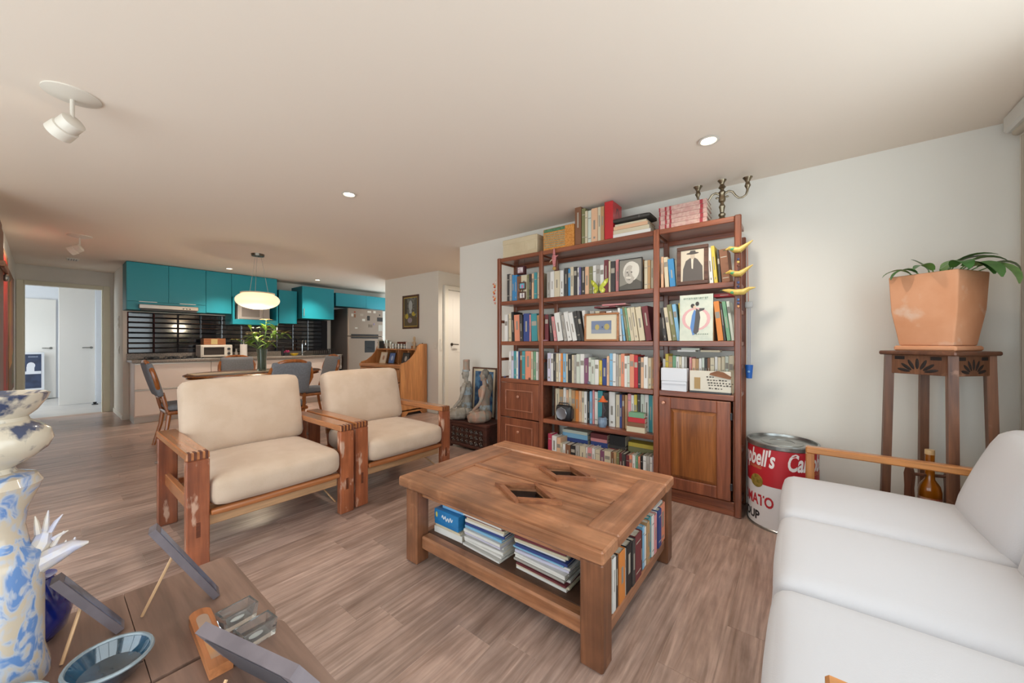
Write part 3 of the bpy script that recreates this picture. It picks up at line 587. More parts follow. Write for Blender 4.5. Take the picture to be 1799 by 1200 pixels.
G1, G2, G3, G4 = SEP('g1', '#b9b0a4'), SEP('g2', '#5b564f'), SEP('g3', '#d8d1c4'), SEP('g4', '#8b857a')
FD = mat('frame_dark', '#2f2a27', .4); FB = wood('frame_brown', '#6d4a39', '#4a2f24', 'x', 2, .4); FO = wood('frame_oak', '#b87a45', '#94592c', 'x', 2, .35)
MTC = mat('mount_cream', '#dccfb4', .8)
# portrait of a white haired man
xa, xb = zx(2, 35, 2.985), zx(2, 235, 2.985)
framed('portrait_photo', 'black and white portrait of a white-haired person in a thin dark frame', 'picture', ((xa + xb) / 2, 2.974, LV['A'] + .001), xb - xa, .262, .006, FD, 0, 1, back=G4, shapes=[
    ([(0, 0), (1, 0), (1, .22), (.75, .33), (.35, .2), (0, .12)], G2), (ell(.52, .6, .36, .33), G3), (ell(.46, .5, .24, .31), G1), (ell(.72, .62, .17, .24), G3), (ell(.36, .57, .035, .022), G2), (ell(.55, .57, .035, .022), G2), ([(.3, .38), (.52, .36), (.54, .41), (.3, .43)], G3), ([(.42, .56), (.38, .46), (.46, .455)], G4), ([(.32, .33), (.5, .31), (.48, .335)], G2), ([(.3, .62), (.42, .63), (.42, .65), (.3, .64)], G3), ([(.5, .63), (.63, .62), (.63, .645), (.5, .65)], G3)])
xa, xb = zx(2, 525, 2.985), zx(2, 790, 2.985)
framed('portrait_photo', 'sepia portrait of a person in a dark hat in a brown wooden frame', 'picture', ((xa + xb) / 2, 2.973, LV['A'] + .001), xb - xa, .29, .028, FB, 0, 1, back=mat('sepia_paper', '#c6baa6', .7), shapes=[
    ([(.08, .0), (.95, 0), (.93, .45), (.72, .68), (.6, .74), (.4, .74), (.22, .66), (.1, .4)], SEP('coat', '#57504c')), (ell(.51, .8, .1, .12), SEP('face', '#b3a390')), (ell(.51, .885, .27, .035), SEP('hat', '#4a4440')), ([(.36, .88), (.66, .88), (.62, .97), (.42, .97)], SEP('hat', '#4a4440')), ([(.47, .4), (.53, .38), (.55, .7), (.45, .7)], SEP('collar', '#cfc5b4'))])
xa, xb = zx(3, 1055, 2.985), zx(3, 1435, 2.985)
framed('framed_painting', 'small landscape-format painting with cream mount in a light oak frame', 'picture', ((xa + xb) / 2, 2.974, LV['B'] + .001), xb - xa, .243, .016, FO, 0, 1, .05, MTC, mat('picture_blue', '#75819b', .6), [([(0, 0), (1, 0), (1, .28), (0, .32)], SEP('haze', '#8f95a0')), (ell(.3, .5, .11, .22), SEP('gold', '#b3a163')), (ell(.78, .52, .13, .24), SEP('gold', '#b3a163')), (ell(.56, .5, .03, .07), SEP('ink', '#3c4460'))])
# sheet music cover with a dancing couple
xa, xb = zx(4, 685, 2.985), zx(4, 1035, 2.985)
sm = thing('sheet_music', 'pale sheet music cover showing a dancing couple, leaning on books', 'print', ((xa + xb) / 2, 2.98, LV['B'] + .001)); w = xb - xa; h = .345; T = rot('X', -2)
build('sheet', MB().at(T).box(-w / 2, 0, 0, w / 2, .004, h), mat('sheet_paper', '#cfd2c2', .7, h2='#c2c8ba', vs=14), sm, False)
SH = [(ell(.5, .47, .43, .25), SEP('ring', '#d6a6a6')), (ell(.5, .47, .33, .21), mat('sheet_inner', '#d9d6c6', .7)), ([(.33, .3), (.4, .12), (.47, .14), (.5, .4), (.52, .62), (.45, .68), (.38, .55)], SEP('dress', '#5f86bd')), ([(.42, .18), (.5, .14), (.58, .2), (.63, .5), (.6, .66), (.5, .7), (.47, .45)], SEP('suit', '#54504f')), ([(.58, .62), (.74, .66), (.76, .7), (.6, .7)], SEP('suit', '#54504f')), (ell(.4, .76, .06, .045), SEP('hair', '#3f3a38')), (ell(.54, .8, .055, .045), SEP('hair', '#3f3a38')), (ell(.455, .73, .04, .035), SEP('skin', '#d2b59c'))]
for i in range(14): a = .12 + .76 * i / 14; SH.append(([(a, .9), (a + .03, .9 + .02 * (i % 3)), (a + .035, .94), (a + .005, .935)], SEP('script', '#6f8578')))
for i in range(7): a = .45 + .45 * i / 7; SH.append(([(a, .13), (a + .04, .14), (a + .03, .155), (a, .15)], SEP('script', '#6f8578')))
for i, (pts, m) in enumerate(SH): build('print', MB().at(T).prism([((a - .5) * w, b * h) for a, b in pts], -.0003 * (i + 1), -.0003 * i, 'y'), m, sm, False)
# two little photo frames joined one above the other, small hanging photo box
xm = zx(1, 343, 2.985); df = thing('double_photo_frame', 'two tiny brown photo frames joined one above the other beside blue books', 'picture frame', (xm, 2.98, LV['A'] + .0005))
framed('f', '', '', (0, 0, .008), .085, .075, .012, FB, parent=df, back=mat('mini_white', '#ddd5cf', .6), shapes=[(ell(.5, .5, .12, .3), SEP('miniblue', '#5a66a8'))])
framed('f', '', '', (0, 0, .105), .085, .075, .012, FB, parent=df, back=mat('mini_aqua', '#6fb3c4', .6), shapes=[(ell(.5, .4, .22, .35), SEP('minipink', '#c46a94'))])
build('stand', MB().box(-.03, .002, 0, .03, .018, .008, 0, .002).tube([(0, .012, .008), (0, .012, .11)], .006, 8), FB, df)
xm = zx(1, 325, 3.0); hb = thing('hanging_photo_box', 'small dark red photo box hanging by cords under the top shelf', 'ornament', (xm, 3.0, LV['top'] - .19))
build('box', MB().box(-.045, 0, 0, .045, .05, .085, 0, .004), mat('box_maroon', '#4a2226', .4), hb); build('photo', MB().box(-.032, -.002, .014, .032, 0, .07), mat('mini_photo', '#b59aa0', .5, h2='#d8cfd0', vs=60), hb)
for s_ in (-1, 1): build('cord', MB().tube([(s_ * .04, .025, .085), (s_ * .034, .025, .15)], .0015, 5), DARK, hb)

# yellow butterfly
bf = thing('butterfly_ornament', 'bright yellow-green butterfly ornament standing before the books', 'ornament', (zx(1, 1150, 2.985), 2.985, LV['A'] + .001)); BY = mat('butterfly_yellow', '#c6c837', .5, h2='#a9b030', vs=30)
for s_ in (-1, 1):
    up = [(0, .045), (.02, .075), (.055, .115), (.082, .125), (.078, .09), (.05, .055), (.005, .04)]; lo = [(0, .045), (.04, .05), (.058, .03), (.05, .005), (.03, .0), (.01, .02)]
    for nm, P in (('upper_wing', up), ('lower_wing', lo)):
        w_ = build(nm, MB().at(rot('Z', s_ * 12)).prism([(s_ * a, b) for a, b in P], 0, .003, 'y'), BY, bf); build('wing_spot', MB().at(rot('Z', s_ * 12)).ball((s_ * (.055 if nm[0] == 'u' else .035), -.001, .09 if nm[0] == 'u' else .02), (.009, .001, .012), 8), mat('butterfly_spot', '#e3de7c', .5), bf).parent = w_
build('body', MB().ball((0, 0, .05), (.005, .005, .036), 8).tube([(0, 0, .08), (.012, -.006, .105)], .0012, 5).tube([(0, 0, .08), (-.012, -.006, .105)], .0012, 5).box(-.006, -.004, 0, .006, .008, .02), mat('butterfly_body', '#5a5a1e', .6), bf)

# pink clown hanging from the top shelf, seated string figure
cl = thing('clown_doll', 'little pink fabric clown doll hanging below the top shelf', 'doll', (zx(1, 680, 2.95), 2.95, LV['top'] - .205)); PK = mat('doll_pink', '#c77f7f', .8, h2='#b56b68', vs=50)
build('body', MB().ball((0, 0, .105), (.022, .017, .045), 12).tube([(0, 0, .08), (.002, 0, .045), (.003, 0, .03)], [.018, .014, .008], 8), PK, cl); build('head', MB().ball((.002, 0, .012), (.018, .016, .018), 12), mat('doll_head', '#b58c4c', .7), cl)
build('hat', MB().tube([(0, 0, .145), (0, 0, .2)], [.014, .005], 8), PK, cl)
build('arm', MB().tube([(.012, 0, .12), (.034, -.004, .125), (.045, -.002, .13)], [.008, .006, .004], 7), PK, cl); build('arm', MB().tube([(-.012, 0, .1), (-.034, -.004, .09), (-.045, -.004, .075)], [.007, .004, .003], 7), mat('doll_cream', '#cfc0a0', .8), cl)

# flower garland on the left post
ga = thing('flower_garland', 'small pink and orange dried flower garland hanging on the left post of bookcase', 'garland', (-2.525, 2.955, 1.62))
build('string', MB().tube([(0, 0, .0), (-.004, 0, .13), (.004, 0, .27)], .0015, 5), mat('string', '#bfae92', .8), ga)
for i in range(14):
    z = .02 + i * .017; a = i * 2.4; c = [('#c9836f'), ('#d9c6bd'), ('#c0503a'), ('#d8863c')][i % 4]
    build('blossom', MB().ball((-.012 + .012 * math.cos(a), .003 * math.sin(a) - .006, z), (.013, .009, .011), 7), mat('bloss_' + c, c, .8), ga)

# black table radio clock
rd = thing('radio', 'rounded black portable radio on the fourth shelf beside books', 'radio', (zx(5, 757, 3.0), 3.0, LV['D'] + .0005))
build('body', MB().rbox((-.085, -.02, 0), (.085, .045, .15), .03, 6), BLACK, rd); build('speaker_ring', MB().at(tr(-.012, -.022, .072) @ rot('X', 90)).lathe([(.04, 0), (.056, 0), (.06, .004), (.055, .008), (.042, .006)], 8), mat('radio_silver', '#8f9299', .3, .8), rd)
build('display', MB().box(-.045, -.027, .04, .02, -.02, .065, 0, .003), mat('radio_badge', '#b9bcc2', .4), rd); build('handle', MB().tube([(-.06, .01, .14), (-.055, .01, .165), (.04, .01, .168), (.055, .01, .145)], .006, 8), DARK, rd)
build('side_grille', MB().box(.084, -.01, .03, .087, .035, .12, 0, .002), DARK, rd)
# figurine with orange hat
fg = thing('figurine', 'slim dark figurine with an orange hat and blue-grey pot on fourth shelf', 'figurine', (zx(5, 1150, 2.995), 2.998, LV['D'] + .0005))
build('pot', MB().lathe([(.03, 0), (.04, .03), (.038, .07), (.032, .085), (.028, .08)], 14), mat('pot_slate', '#5b6c82', .35, h2='#7d8fa3', vs=30), fg)
build('body', MB().tube([(.0, 0, .06), (.008, 0, .12), (.014, 0, .17), (.004, 0, .21)], [.012, .012, .016, .008], 8).ball((.004, 0, .222), .013, 9), mat('figurine_dark', '#40363a', .5), fg); build('arm', MB().tube([(.012, -.005, .18), (.034, -.012, .15), (.018, -.014, .12)], .005, 6), mat('figurine_dark', '#40363a', .5), fg)
build('hat', MB().lathe([(.045, .0), (.03, .008), (.014, .03), (.008, .05)], 14).at(tr(0, 0, 0)), mat('figurine_orange', '#d0602c', .5), fg).location = (.004, 0, .222)
# white stationery box and plaque on the third shelf, right bay
xa, xb = zx(4, 490, 2.985), zx(4, 755, 2.985)
wb = thing('stationery_box', 'plain white cardboard box in front of books, third shelf right bay', 'box', ((xa + xb) / 2, 2.985, LV['C'] + .0005)); w = xb - xa
build('tray', MB().box(-w / 2, 0, 0, w / 2, .068, .075, 0, .002), mat('box_white', '#d8d9de', .6), wb); build('lid', MB().box(-w / 2 - .002, -.002, .075, w / 2 + .002, .07, .175, 0, .003), MATS['box_white'], wb); build('sheet', MB().box(-w / 2 + .004, -.0035, .05, w / 2 - .004, -.0022, .055), mat('box_line', '#b9b9c0', .6), wb)
xa, xb = zx(4, 785, 2.985), zx(4, 1225, 2.985); pq = thing('plaque', 'cream lettered plaque with a brown driftwood edge in front of books', 'plaque', ((xa + xb) / 2, 2.982, LV['C'] + .0005)); w = xb - xa
build('base', MB().box(-w / 2, 0, 0, w / 2, .05, .014, 0, .002), DARK, pq); build('board', MB().box(-w / 2 + .002, .006, .014, w / 2, .016, .165, 0, .002), mat('plaque_cream', '#d5cdbd', .7), pq)
build('stone_panel', MB().box(-w / 2 + .035, .002, .03, -w / 2 + .075, .006, .115, 0, .001), mat('plaque_tan', '#a98a5c', .7), pq)
build('driftwood', MB().prism([(.005, .15), (.05, .168), (.09, .16), (.14, .128), (w / 2, .125), (w / 2, .112), (.12, .113), (.0, .138)], -.002, .006, 'y'), wood('driftwood', '#9c6a45', '#7a4c2e', 'x', 2, .6), pq)
lt = MB()
for j, (zz0, n) in enumerate(((.118, 3), (.095, 7), (.075, 9), (.058, 8), (.035, 5))):
    for i in range(n): lt.box(-.02 + j * .004 + i * .019, .0045, zz0, -.02 + j * .004 + i * .019 + R.uniform(.008, .015), .006, zz0 + R.uniform(.006, .011))
build('lettering', lt, mat('plaque_ink', '#4a433c', .7), pq)
for k, (x, c) in enumerate(((660, 'white'), (700, 'pale'), (905, 'cream'))): flat_book(.13, .1, .014, (zx(4, x, 3.07), 3.07, LV['C'] + .302 + .0148 * (k if k < 2 else 0)), c, '%s flat book laid across the row, third shelf right bay%s' % (WORD.get(c, c), ', near the post' if k < 2 else ', above the plaque'), 0, 'flat books laid across the third shelf', title=False)
fl_r = flat_book(zx(4, 1265, 3.03) - zx(4, 1045, 3.03), .12, .02, (zx(4, 1045, 3.03), 3.03, LV['B'] + .322), 'red', 'flat red book lying on top of the row, second shelf right bay', 0, None)
# small things along the shelf fronts
def pebble(x, y, z, r, h, name, label, cat): tag(build(name, MB().ball((0, 0, r[2]), r, 10), mat('peb_' + h, h, .4), None), label, cat).location = (x, y, z + .0005)
pebble(zx(3, 1100, 2.985), 2.988, LV['C'], (.014, .01, .014), '#6b6f80', 'glass_marble', 'small dark glass ball in front of the plum book', 'ball')
pebble(zx(3, 1230, 2.985), 2.988, LV['C'], (.017, .01, .012), '#c9a23a', 'toy_duck', 'tiny yellow toy in front of the navy blue book', 'toy')
pebble(zx(3, 170, 2.99), 2.99, LV['C'], (.014, .012, .011), '#4a4668', 'dark_pebble', 'small dark pebble at the left end of the third shelf', 'stone')
pebble(zx(3, 440, 2.985), 2.988, LV['C'], (.012, .01, .012), '#6a4438', 'brown_pebble', 'small brown pebble before the coral book, left bay', 'stone')
pebble(zx(3, 1070, 2.985) - .45, 2.988, LV['B'], (.05, .01, .008), '#a07882', 'pink_pouch', 'flat dusty pink pouch before leaning white books', 'pouch')

# ------------------------------------------------------------------ on top of the bookcase
ZT = LV['top'] + .0005
xa, xb = zx(1, 140, 3.0), zx(1, 500, 3.0)
bx = thing('storage_box', 'large pale beige box on the left end of the bookcase top', 'box', (xa, 3.0, ZT)); w = xb - xa
BG = mat('box_beige', '#cdbb9b', .7, h2='#c4b08f', vs=5); build('body', MB().box(0, 0, 0, w, .22, .17, 0, .006), BG, bx); build('lid', MB().box(-.002, -.003, .135, w + .002, .222, .19, 0, .006), BG, bx)
build('front_panel', MB().box(w * .18, -.005, .03, w * .68, 0, .13, 0, .002), BG, bx); build('label_holder', MB().box(w * .74, -.005, .04, w * .96, 0, .12, 0, .002), BG, bx)
xa, xb = zx(1, 566, 2.99), zx(1, 890, 2.99); w = xb - xa
ob = thing('striped_box', 'orange and green striped wicker box on top of the bookcase', 'box', (xa, 2.99, ZT))
OR, GN, GY = mat('weave_orange', '#c17a33', .7, h2='#d59347', vs=60), mat('weave_green', '#4f7250', .7, h2='#5f8460', vs=60), mat('weave_grey', '#8f8468', .7, h2='#a99a72', vs=60)
build('body', MB().box(0, 0, 0, w, .2, .205, 0, .004), OR, ob)
build('green_band', MB().box(.01, -.003, .17, w * .72, 0, .2, 0, .001), GN, ob)
for i in range(7): build('woven_strip', MB().box(.012, -.003, .02 + i * .021, w * .72, 0, .032 + i * .021, 0, .001), GY, ob)
for i in range(6): build('woven_strip', MB().box(w * .75, -.003, .015 + i * .031, w - .008, 0, .036 + i * .031, 0, .001), OR, ob)
row([(1, 898, 962, 122, 'brown'), (1, 966, 1004, 152, 'olive'), (1, 1006, 1030, 180, 'cream'), (1, 1032, 1068, 172, 'pale'), (1, 1070, 1134, 150, 'peach'), (1, 1136, 1168, 135, 'cream'), (1, 1170, 1206, 130, 'tan')], ZT, 'standing on the bookcase top', yf=2.99)
xa, xb = zx(1, 1210, 2.985), zx(1, 1300, 2.985)
rb = thing('slipcase', 'glossy red slipcase standing on top of the bookcase', 'slipcase', (xa, 2.985, ZT)); RD = mat('slip_red', '#b8262c', .3, coat=.3)
build('shell', MB().box(0, 0, 0, xb - xa, .2, .325, 0, .004), RD, rb); build('side_print', MB().prism([(.06, .2), (.1, .27), (.14, .2), (.12, .28), (.08, .28)], xb - xa, xb - xa + .0006, 'x'), mat('slip_dark', '#6d4a48', .5), rb)
xa, xb = zx(2, -48, 2.99), zx(2, 300, 2.99)
for k, (c, h) in enumerate((('white', .03), ('cream', .035), ('peach', .03), ('cream', .018))):
    flat_book((xb - xa) * (1 - .06 * k) - .02, .2, h - .001, (xa + .02 + .01 * k, 2.99 + .004 * (k % 2), ZT + sum((.03, .035, .03, .018)[:k])), c, '%s paper pad, %s of the pile under a black folder' % (c, ['lowest', 'second', 'third', 'topmost'][k]), 0, 'paper pile on the bookcase top', title=False)
fo = thing('black_folder', 'soft black folder on the paper pile on top of the bookcase', 'folder', (xa + .03, 2.985, ZT + .127)); w = xb - xa - .03
build('cover', MB().rbox((0, 0, 0), (w, .2, .035), .015, 5, (0, 0, .012)), mat('folder_black', '#38342f', .6), fo); build('strap', MB().box(w * .7, -.002, .006, w * .74, .0, .03), mat('folder_strap', '#55504a', .6), fo)
xa, xb = zx(2, 372, 2.985), zx(2, 790, 2.985)
for k in range(5):
    h = .034; z = ZT + k * h
    o = thing('bound_volume', 'red and white bound volume, %s of five on top of the bookcase' % ['lowest', 'second from below', 'middle', 'second from above', 'topmost'][k], 'book', (xa + .003 * (k % 2), 2.985, z), 0, 'five bound volumes'); w = xb - xa - .01
    build('cover', MB().box(0, 0, 0, w, .004, h - .001, 0, .003).box(0, .004, 0, w, .17, .003).box(0, .004, h - .004, w, .17, h - .001), mat('volume_cream', '#c9a89c', .6, h2='#bb8f86', vs=40), o, False)
    build('pages', MB().box(.004, .004, .003, w - .004, .166, h - .004), PAGES, o, False)
    for q0, q1 in ((0, .03), (.13, .17), (.23, .27), (.86, .92)): build('spine_band', MB().box(w * q0, -.001, .001, w * q1, .002, h - .002), mat('volume_red', '#9c2b34', .5), o, False)
# candelabra
cd = thing('candelabra', 'three-armed pewter candelabra on the right end of the bookcase top', 'candelabra', (zx(2, 905, 3.1), 3.1, ZT)); PW_ = mat('pewter', '#9a8d76', .3, 1.0, h2='#7d715e', vs=20)
build('base', MB().lathe([(.09, 0), (.092, .006), (.07, .014), (.04, .022), (.022, .035), (.018, .045)], 24), PW_, cd)
build('stem', MB().lathe([(.014, .04), (.024, .055), (.024, .065), (.013, .075), (.017, .1), (.022, .12), (.013, .14), (.012, .15), (.022, .158), (.024, .175), (.02, .19), (.02, .215), (.026, .225), (.013, .24), (.013, .25), (.025, .262), (.018, .275), (.013, .285), (.018, .298), (.028, .31), (.03, .316), (.026, .318)], 18), PW_, cd)
cup = [(.008, 0), (.013, .01), (.02, .025), (.015, .04), (.013, .05), (.02, .065), (.03, .078), (.032, .083), (.027, .084)]
for s_ in (-1, 1):
    pts = [(s_ * x, 0, z) for x, z in ((.018, .215), (.042, .228), (.066, .218), (.086, .185), (.106, .165), (.13, .165), (.15, .18), (.158, .205), (.16, .222))]
    a = build('arm', MB().tube(pts, [.009, .008, .008, .007, .007, .007, .007, .008, .009], 8).ball((s_ * .032, 0, .19), (.012, .006, .008), 8), PW_, cd); c = build('candle_cup', MB().at(tr(s_ * .16, 0, .218)).lathe(cup, 16), PW_, cd); c.parent = a
cd.rotation_euler = (0, 0, math.radians(8))

# hanging string of yellow birds on the right post, cord with blue cup further right
YBD = mat('bird_yellow', '#c9ac5c', .5, h2='#b99a48', vs=30); XB = PY(1297, 600, 2.94).x
st = thing('bird_mobile', 'string of three yellow birds and beads hanging on the bookcase right post', 'mobile', (XB, 2.938, PY(1297, 540, 2.94).z))
z0 = st.location.z
build('string', MB().tube([(0, 0, 0), (0, 0, PY(1297, 430, 2.94).z - z0)], .0015, 5), DARK, st)
for i, v in enumerate((437, 479, 513)):
    z = PY(1297, v, 2.94).z - z0
    P = [(-.075, .005), (-.05, .012), (-.02, -.005), (.01, -.008), (.05, .02), (.085, .045)] if i < 2 else [(-.095, .022), (-.06, .015), (-.02, .0), (.03, 0), (.065, .02), (.1, .024)]
    b = build('bird', MB().tube([(x, -.004, z + q) for x, q in P], [.004, .014, .021, .021, .012, .003], 10), YBD, st); build('wing', MB().ball((-.03, -.02, z), (.016, .004, .01), 8), mat('bird_green', '#3f8a5c', .5), st).parent = b; build('beak', MB().tube([(P[0][0], -.004, z + P[0][1]), (P[0][0] - .018, -.004, z + P[0][1] - .004)], [.004, .001], 6), mat('bird_beak', '#4a5c3c', .5), st).parent = b
for i, (v, c) in enumerate(((455, '#3d4568'), (460, '#c9ac5c'), (466, '#6a4030'), (496, '#45507a'), (503, '#30365a'), (526, '#4a6fa0'), (532, '#45507a'), (538, '#c08a5c'))): build('bead', MB().ball((0, 0, PY(1297, v, 2.94).z - z0), .009, 8), mat('bead' + c, c, .3), st)
X2 = PY(1316, 600, 3.2).x; zb = PY(1316, 664, 3.2).z; hc = thing('hanging_cup', 'bright blue cup hanging on a cord beside the bookcase', 'cup', (X2, 3.2, zb))
build('cup', MB().lathe([(.019, 0), (.026, .098), (.024, .098), (.018, .004)], 16), mat('cup_blue', '#1f62b8', .35), hc); build('cup_mark', MB().ball((.0, -.024, .05), (.008, .003, .008), 8), mat('cup_mark', '#8db4de', .5), hc)
zc = PY(1316, 541, 3.2).z - zb; build('cord', MB().tube([(-.006, 0, .098), (-.006, 0, zc)], .0018, 5).tube([(.006, 0, .098), (.006, 0, zc)], .0018, 5), mat('cord_lilac', '#8f8fae', .7), hc)
build('reel', MB().rbox((-.025, -.02, zc), (.025, .015, zc + .05), .012, 4), mat('reel_grey', '#b9b7b4', .4), hc); build('ribbon', MB().tube([(-.004, 0, zc + .05), (-.012, 0, PY(1316, 425, 3.2).z - zb)], .004, 6), mat('ribbon_pink', '#cf9a88', .7), hc)
# ------------------------------------------------------------------ coffee table
CTX = wood('table_wood_x', '#c08863', '#8d5a3a', 'x', .55, .38, blotch=.35, wear='#cf9a74', wv=(.66, .9), coat=.2, rings=.8); CTY = wood('table_wood_y', '#bd8664', '#8a583a', 'y', .55, .38, blotch=.35, wear='#cf9a74', wv=(.66, .9), coat=.2, rings=.8); CTZ = wood('table_wood_z', '#8f5c3d', '#5c3724', 'z', .6, .42, blotch=.3, wear='#b98562', wv=(.66, .85), coat=.15)
TX0, TX1, TY0, TY1, TH = -1.80, -.555, 1.25, 2.22, .46
cx, cy = (TX0 + TX1) / 2, (TY0 + TY1) / 2
ct = thing('coffee_table', 'rustic brown wooden coffee table with two diamond glass insets', 'table', (cx, cy, 0))
def cp(name, x0, y0, z0, x1, y1, z1, m, c=.006, par=None): return build(name, MB().box(x0 - cx, y0 - cy, z0, x1 - cx, y1 - cy, z1, 0, c), m, par or ct)
px0, px1 = -1.6, -.7; pa = (1.4, 1.665); pb = (1.715, 2.06); tz = .405
cp('top_rail', TX0, TY0, tz, TX1, pa[0], TH, CTX, .008); cp('top_rail', TX0, pb[1], tz, TX1, TY1, TH, CTX, .008)
cp('top_rail', px0, pa[1], tz, px1, pb[0], TH, CTX, .005)
cp('top_stile', TX0, pa[0] + .0006, tz, px0, pb[1] - .0006, TH, CTY, .008); cp('top_stile', px1, pa[0] + .0006, tz, TX1, pb[1] - .0006, TH, CTY, .008)
for (y0, y1) in (pa, pb):
    ym = (y0 + y1) / 2 - (.02 if y0 < 1.5 else -.0); xm = -1.085; hx, hy = .15, .085
    # recessed panel with a lozenge opening: four pieces around it
    zt, zb = TH - .01, TH - .03; p = MB(); D = [(xm - hx, ym), (xm, ym - hy), (xm + hx, ym), (xm, ym + hy)]; E = [(px0, y0), (px1, y0), (px1, y1), (px0, y1)]
    def Q(pts): p.prism([(a - cx, b - cy) for a, b in pts], zb, zt, 'z')
    Q([E[0], (xm, y0), D[1], D[0], (px0, ym)]); Q([(xm, y0), E[1], (px1, ym), D[2], D[1]]); Q([D[2], (px1, ym), E[2], (xm, y1), D[3]]); Q([D[0], D[3], (xm, y1), E[3], (px0, ym)])
    pn = build('top_panel', p, CTX, ct, False)
    g = MB(); n = 4
    for i in range(4):                                                      # pinwheel mouldings, each running past its corner
        a, b = Vector(D[i]), Vector(D[(i + 1) % 4]); d = (b - a).normalized(); nn = Vector((d.y, -d.x)); b2 = b + d * .05; a2 = a + d * .005
        q = [a2 + nn * .0, b + d * .012, b2 + nn * .012, b2 + nn * .026, a2 + nn * .026]
        m_ = build('moulding', MB().prism([(v.x - cx, v.y - cy) for v in q], zt - .004, TH + .008, 'z'), wood('moulding_wood', '#a56d4a', '#7d4a30', 'x', 1, .35, coat=.2), ct, False); m_.parent = pn
    gl = build('glass_inset', MB().prism([(a - cx, b - cy) for a, b in D], zb + .002, zb + .007, 'z'), mat('smoked_glass', '#070708', .2, spec=.2), ct, False); gl.parent = pn
for x, y in ((TX0 + .06, TY0 + .008), (TX1 - .1, TY0 + .008), (TX0 + .06, TY1 - .11), (TX1 - .1, TY1 - .11)): cp('leg', x, y, 0, x + .095, y + .088, tz, CTZ, .007)
lx0, lx1 = TX0 + .155, TX1 - .095
for y in (TY0 + .04, TY1 - .1): cp('stretcher', lx0, y, .078, lx1, y + .06, .15, CTX, .008)
for x in (TX0 + .08, TX1 - .075): cp('stretcher', x, TY0 + .1, .085, x + .055, TY1 - .112, .135, CTY, .006)
for y in (TY0 + .045, TY1 - .085): cp('apron', lx0, y, .365, lx1, y + .04, tz, CTX, .004)
for x in (TX0 + .085, TX1 - .07): cp('apron', x, TY0 + .1, .375, x + .035, TY1 - .112, tz, CTY, .004)
n = 6
for i in range(n):
    y0 = TY0 + .1 + (TY1 - TY0 - .2) * i / n; cp('shelf_board', TX0 + .135, y0 + .001, .12, TX1 - .075, y0 + (TY1 - TY0 - .2) / n - .001, .146, mat('shelf_dark', '#4f3526', .6, h2='#5d4030', vs=10), .002)
SZ = .1465
# right end: upright books, spines towards the sofa
specs = [('pale', .03, .235), ('white', .025, .23), ('dark', .02, .225), ('orange', .05, .225), ('grey', .012, .215), ('black', .05, .22), ('dark', .028, .215), ('maroon', .06, .22), ('dark', .025, .2), ('sky', .022, .215), ('white', .02, .2), ('tan', .03, .215), ('teal', .03, .22), ('white', .025, .218), ('pink', .03, .21), ('white', .02, .205), ('navy', .04, .21), ('coral', .06, .215)]
y = TY0 + .1; sc_ = (TY1 - .115 - y) / sum(s[1] for s in specs)
for k, (c, w, h) in enumerate(specs):
    mb, ms = book_mesh(w * sc_ - .0015, h * .94, .11, c); o = build('book', mb, ms, None, False); o.rotation_euler = (0, 0, PI / 2); o.location = (TX1 - .014 - R.uniform(0, .01), y, SZ); y += w * sc_
    tag(o, '%s %s book, %s from the front leg at the coffee table end' % (size_word(w, h) or 'upright', WORD.get(c, c), ORD[k + 1]), 'book', 'upright books at the end of the coffee table')
o = flat_book(.1, .13, .008, (TX1 - .125, TY0 + .7, SZ + .2085), 'white', 'white envelope lying on the books at the coffee table end', 0, None, 'envelope', 'envelope', False)
tag(build('folder', MB().box(-.006, 0, 0, .006, .2, .235, 0, .002), mat('folder_green', '#26332f', .6), None, False), 'thin dark green folder standing beside the paper stacks', 'folder').location = (-.70, TY0 + .125, SZ)
# three stacks of magazines, papers and boxes
yf = TY0 + .125
flat_book(.22, .2, .034, (-1.635, yf, SZ), 'white', 'thick white book under the blue box on the coffee table shelf', .02, None, title=False)
flat_book(.2, .18, .012, (-1.63, yf + .005, SZ + .0345), 'cream', 'cream booklet under the blue box on the coffee table shelf', -.01, None, title=False)
gb = thing('game_box', 'deep blue box with white script on the coffee table shelf', 'box', (-1.635, yf + .002, SZ + .047), .015)
build('tray', MB().box(0, 0, 0, .19, .17, .05, 0, .002), mat('gamebox_blue', '#1f6fa8', .4, h2='#2a7db5', vs=12), gb); build('lid', MB().box(-.001, -.002, .02, .191, .172, .085, 0, .003), MATS['gamebox_blue'], gb)
sq = MB(); pts = []
for i in range(34): t = i / 33; pts.append((.065 + .085 * t, -.0035, .05 + .01 * math.sin(t * 26) + .004 * math.sin(t * 9)))
sq.tube(pts, .0028, 6); build('script_mark', sq, mat('script_white', '#d9dde2', .6), gb); build('figure_mark', MB().ball((.02, -.0025, .055), (.008, .001, .016), 8), mat('mark_yellow', '#d8c65c', .6), gb)
lb = thing('tissue_box', 'pale blue box on top of the deep blue box under coffee table', 'box', (-1.6, yf + .03, SZ + .1325), .03)
build('body', MB().box(0, 0, 0, .17, .12, .05, 0, .002), mat('tissue_blue', '#7fb4dc', .5), lb); build('pink_label', MB().box(.02, -.001, .034, .13, 0, .048), mat('tissue_pink', '#c9a3ac', .6), lb)
flat_book(.2, .16, .018, (-1.64, yf + .05, SZ + .183), 'teal', 'teal paperback on the pale blue box under the coffee table', .1, None, title=False)
MC = ['white', 'white', 'sky', 'white', 'lilac', 'cream', 'white', 'navy', 'grey', 'white', 'maroon', 'white']
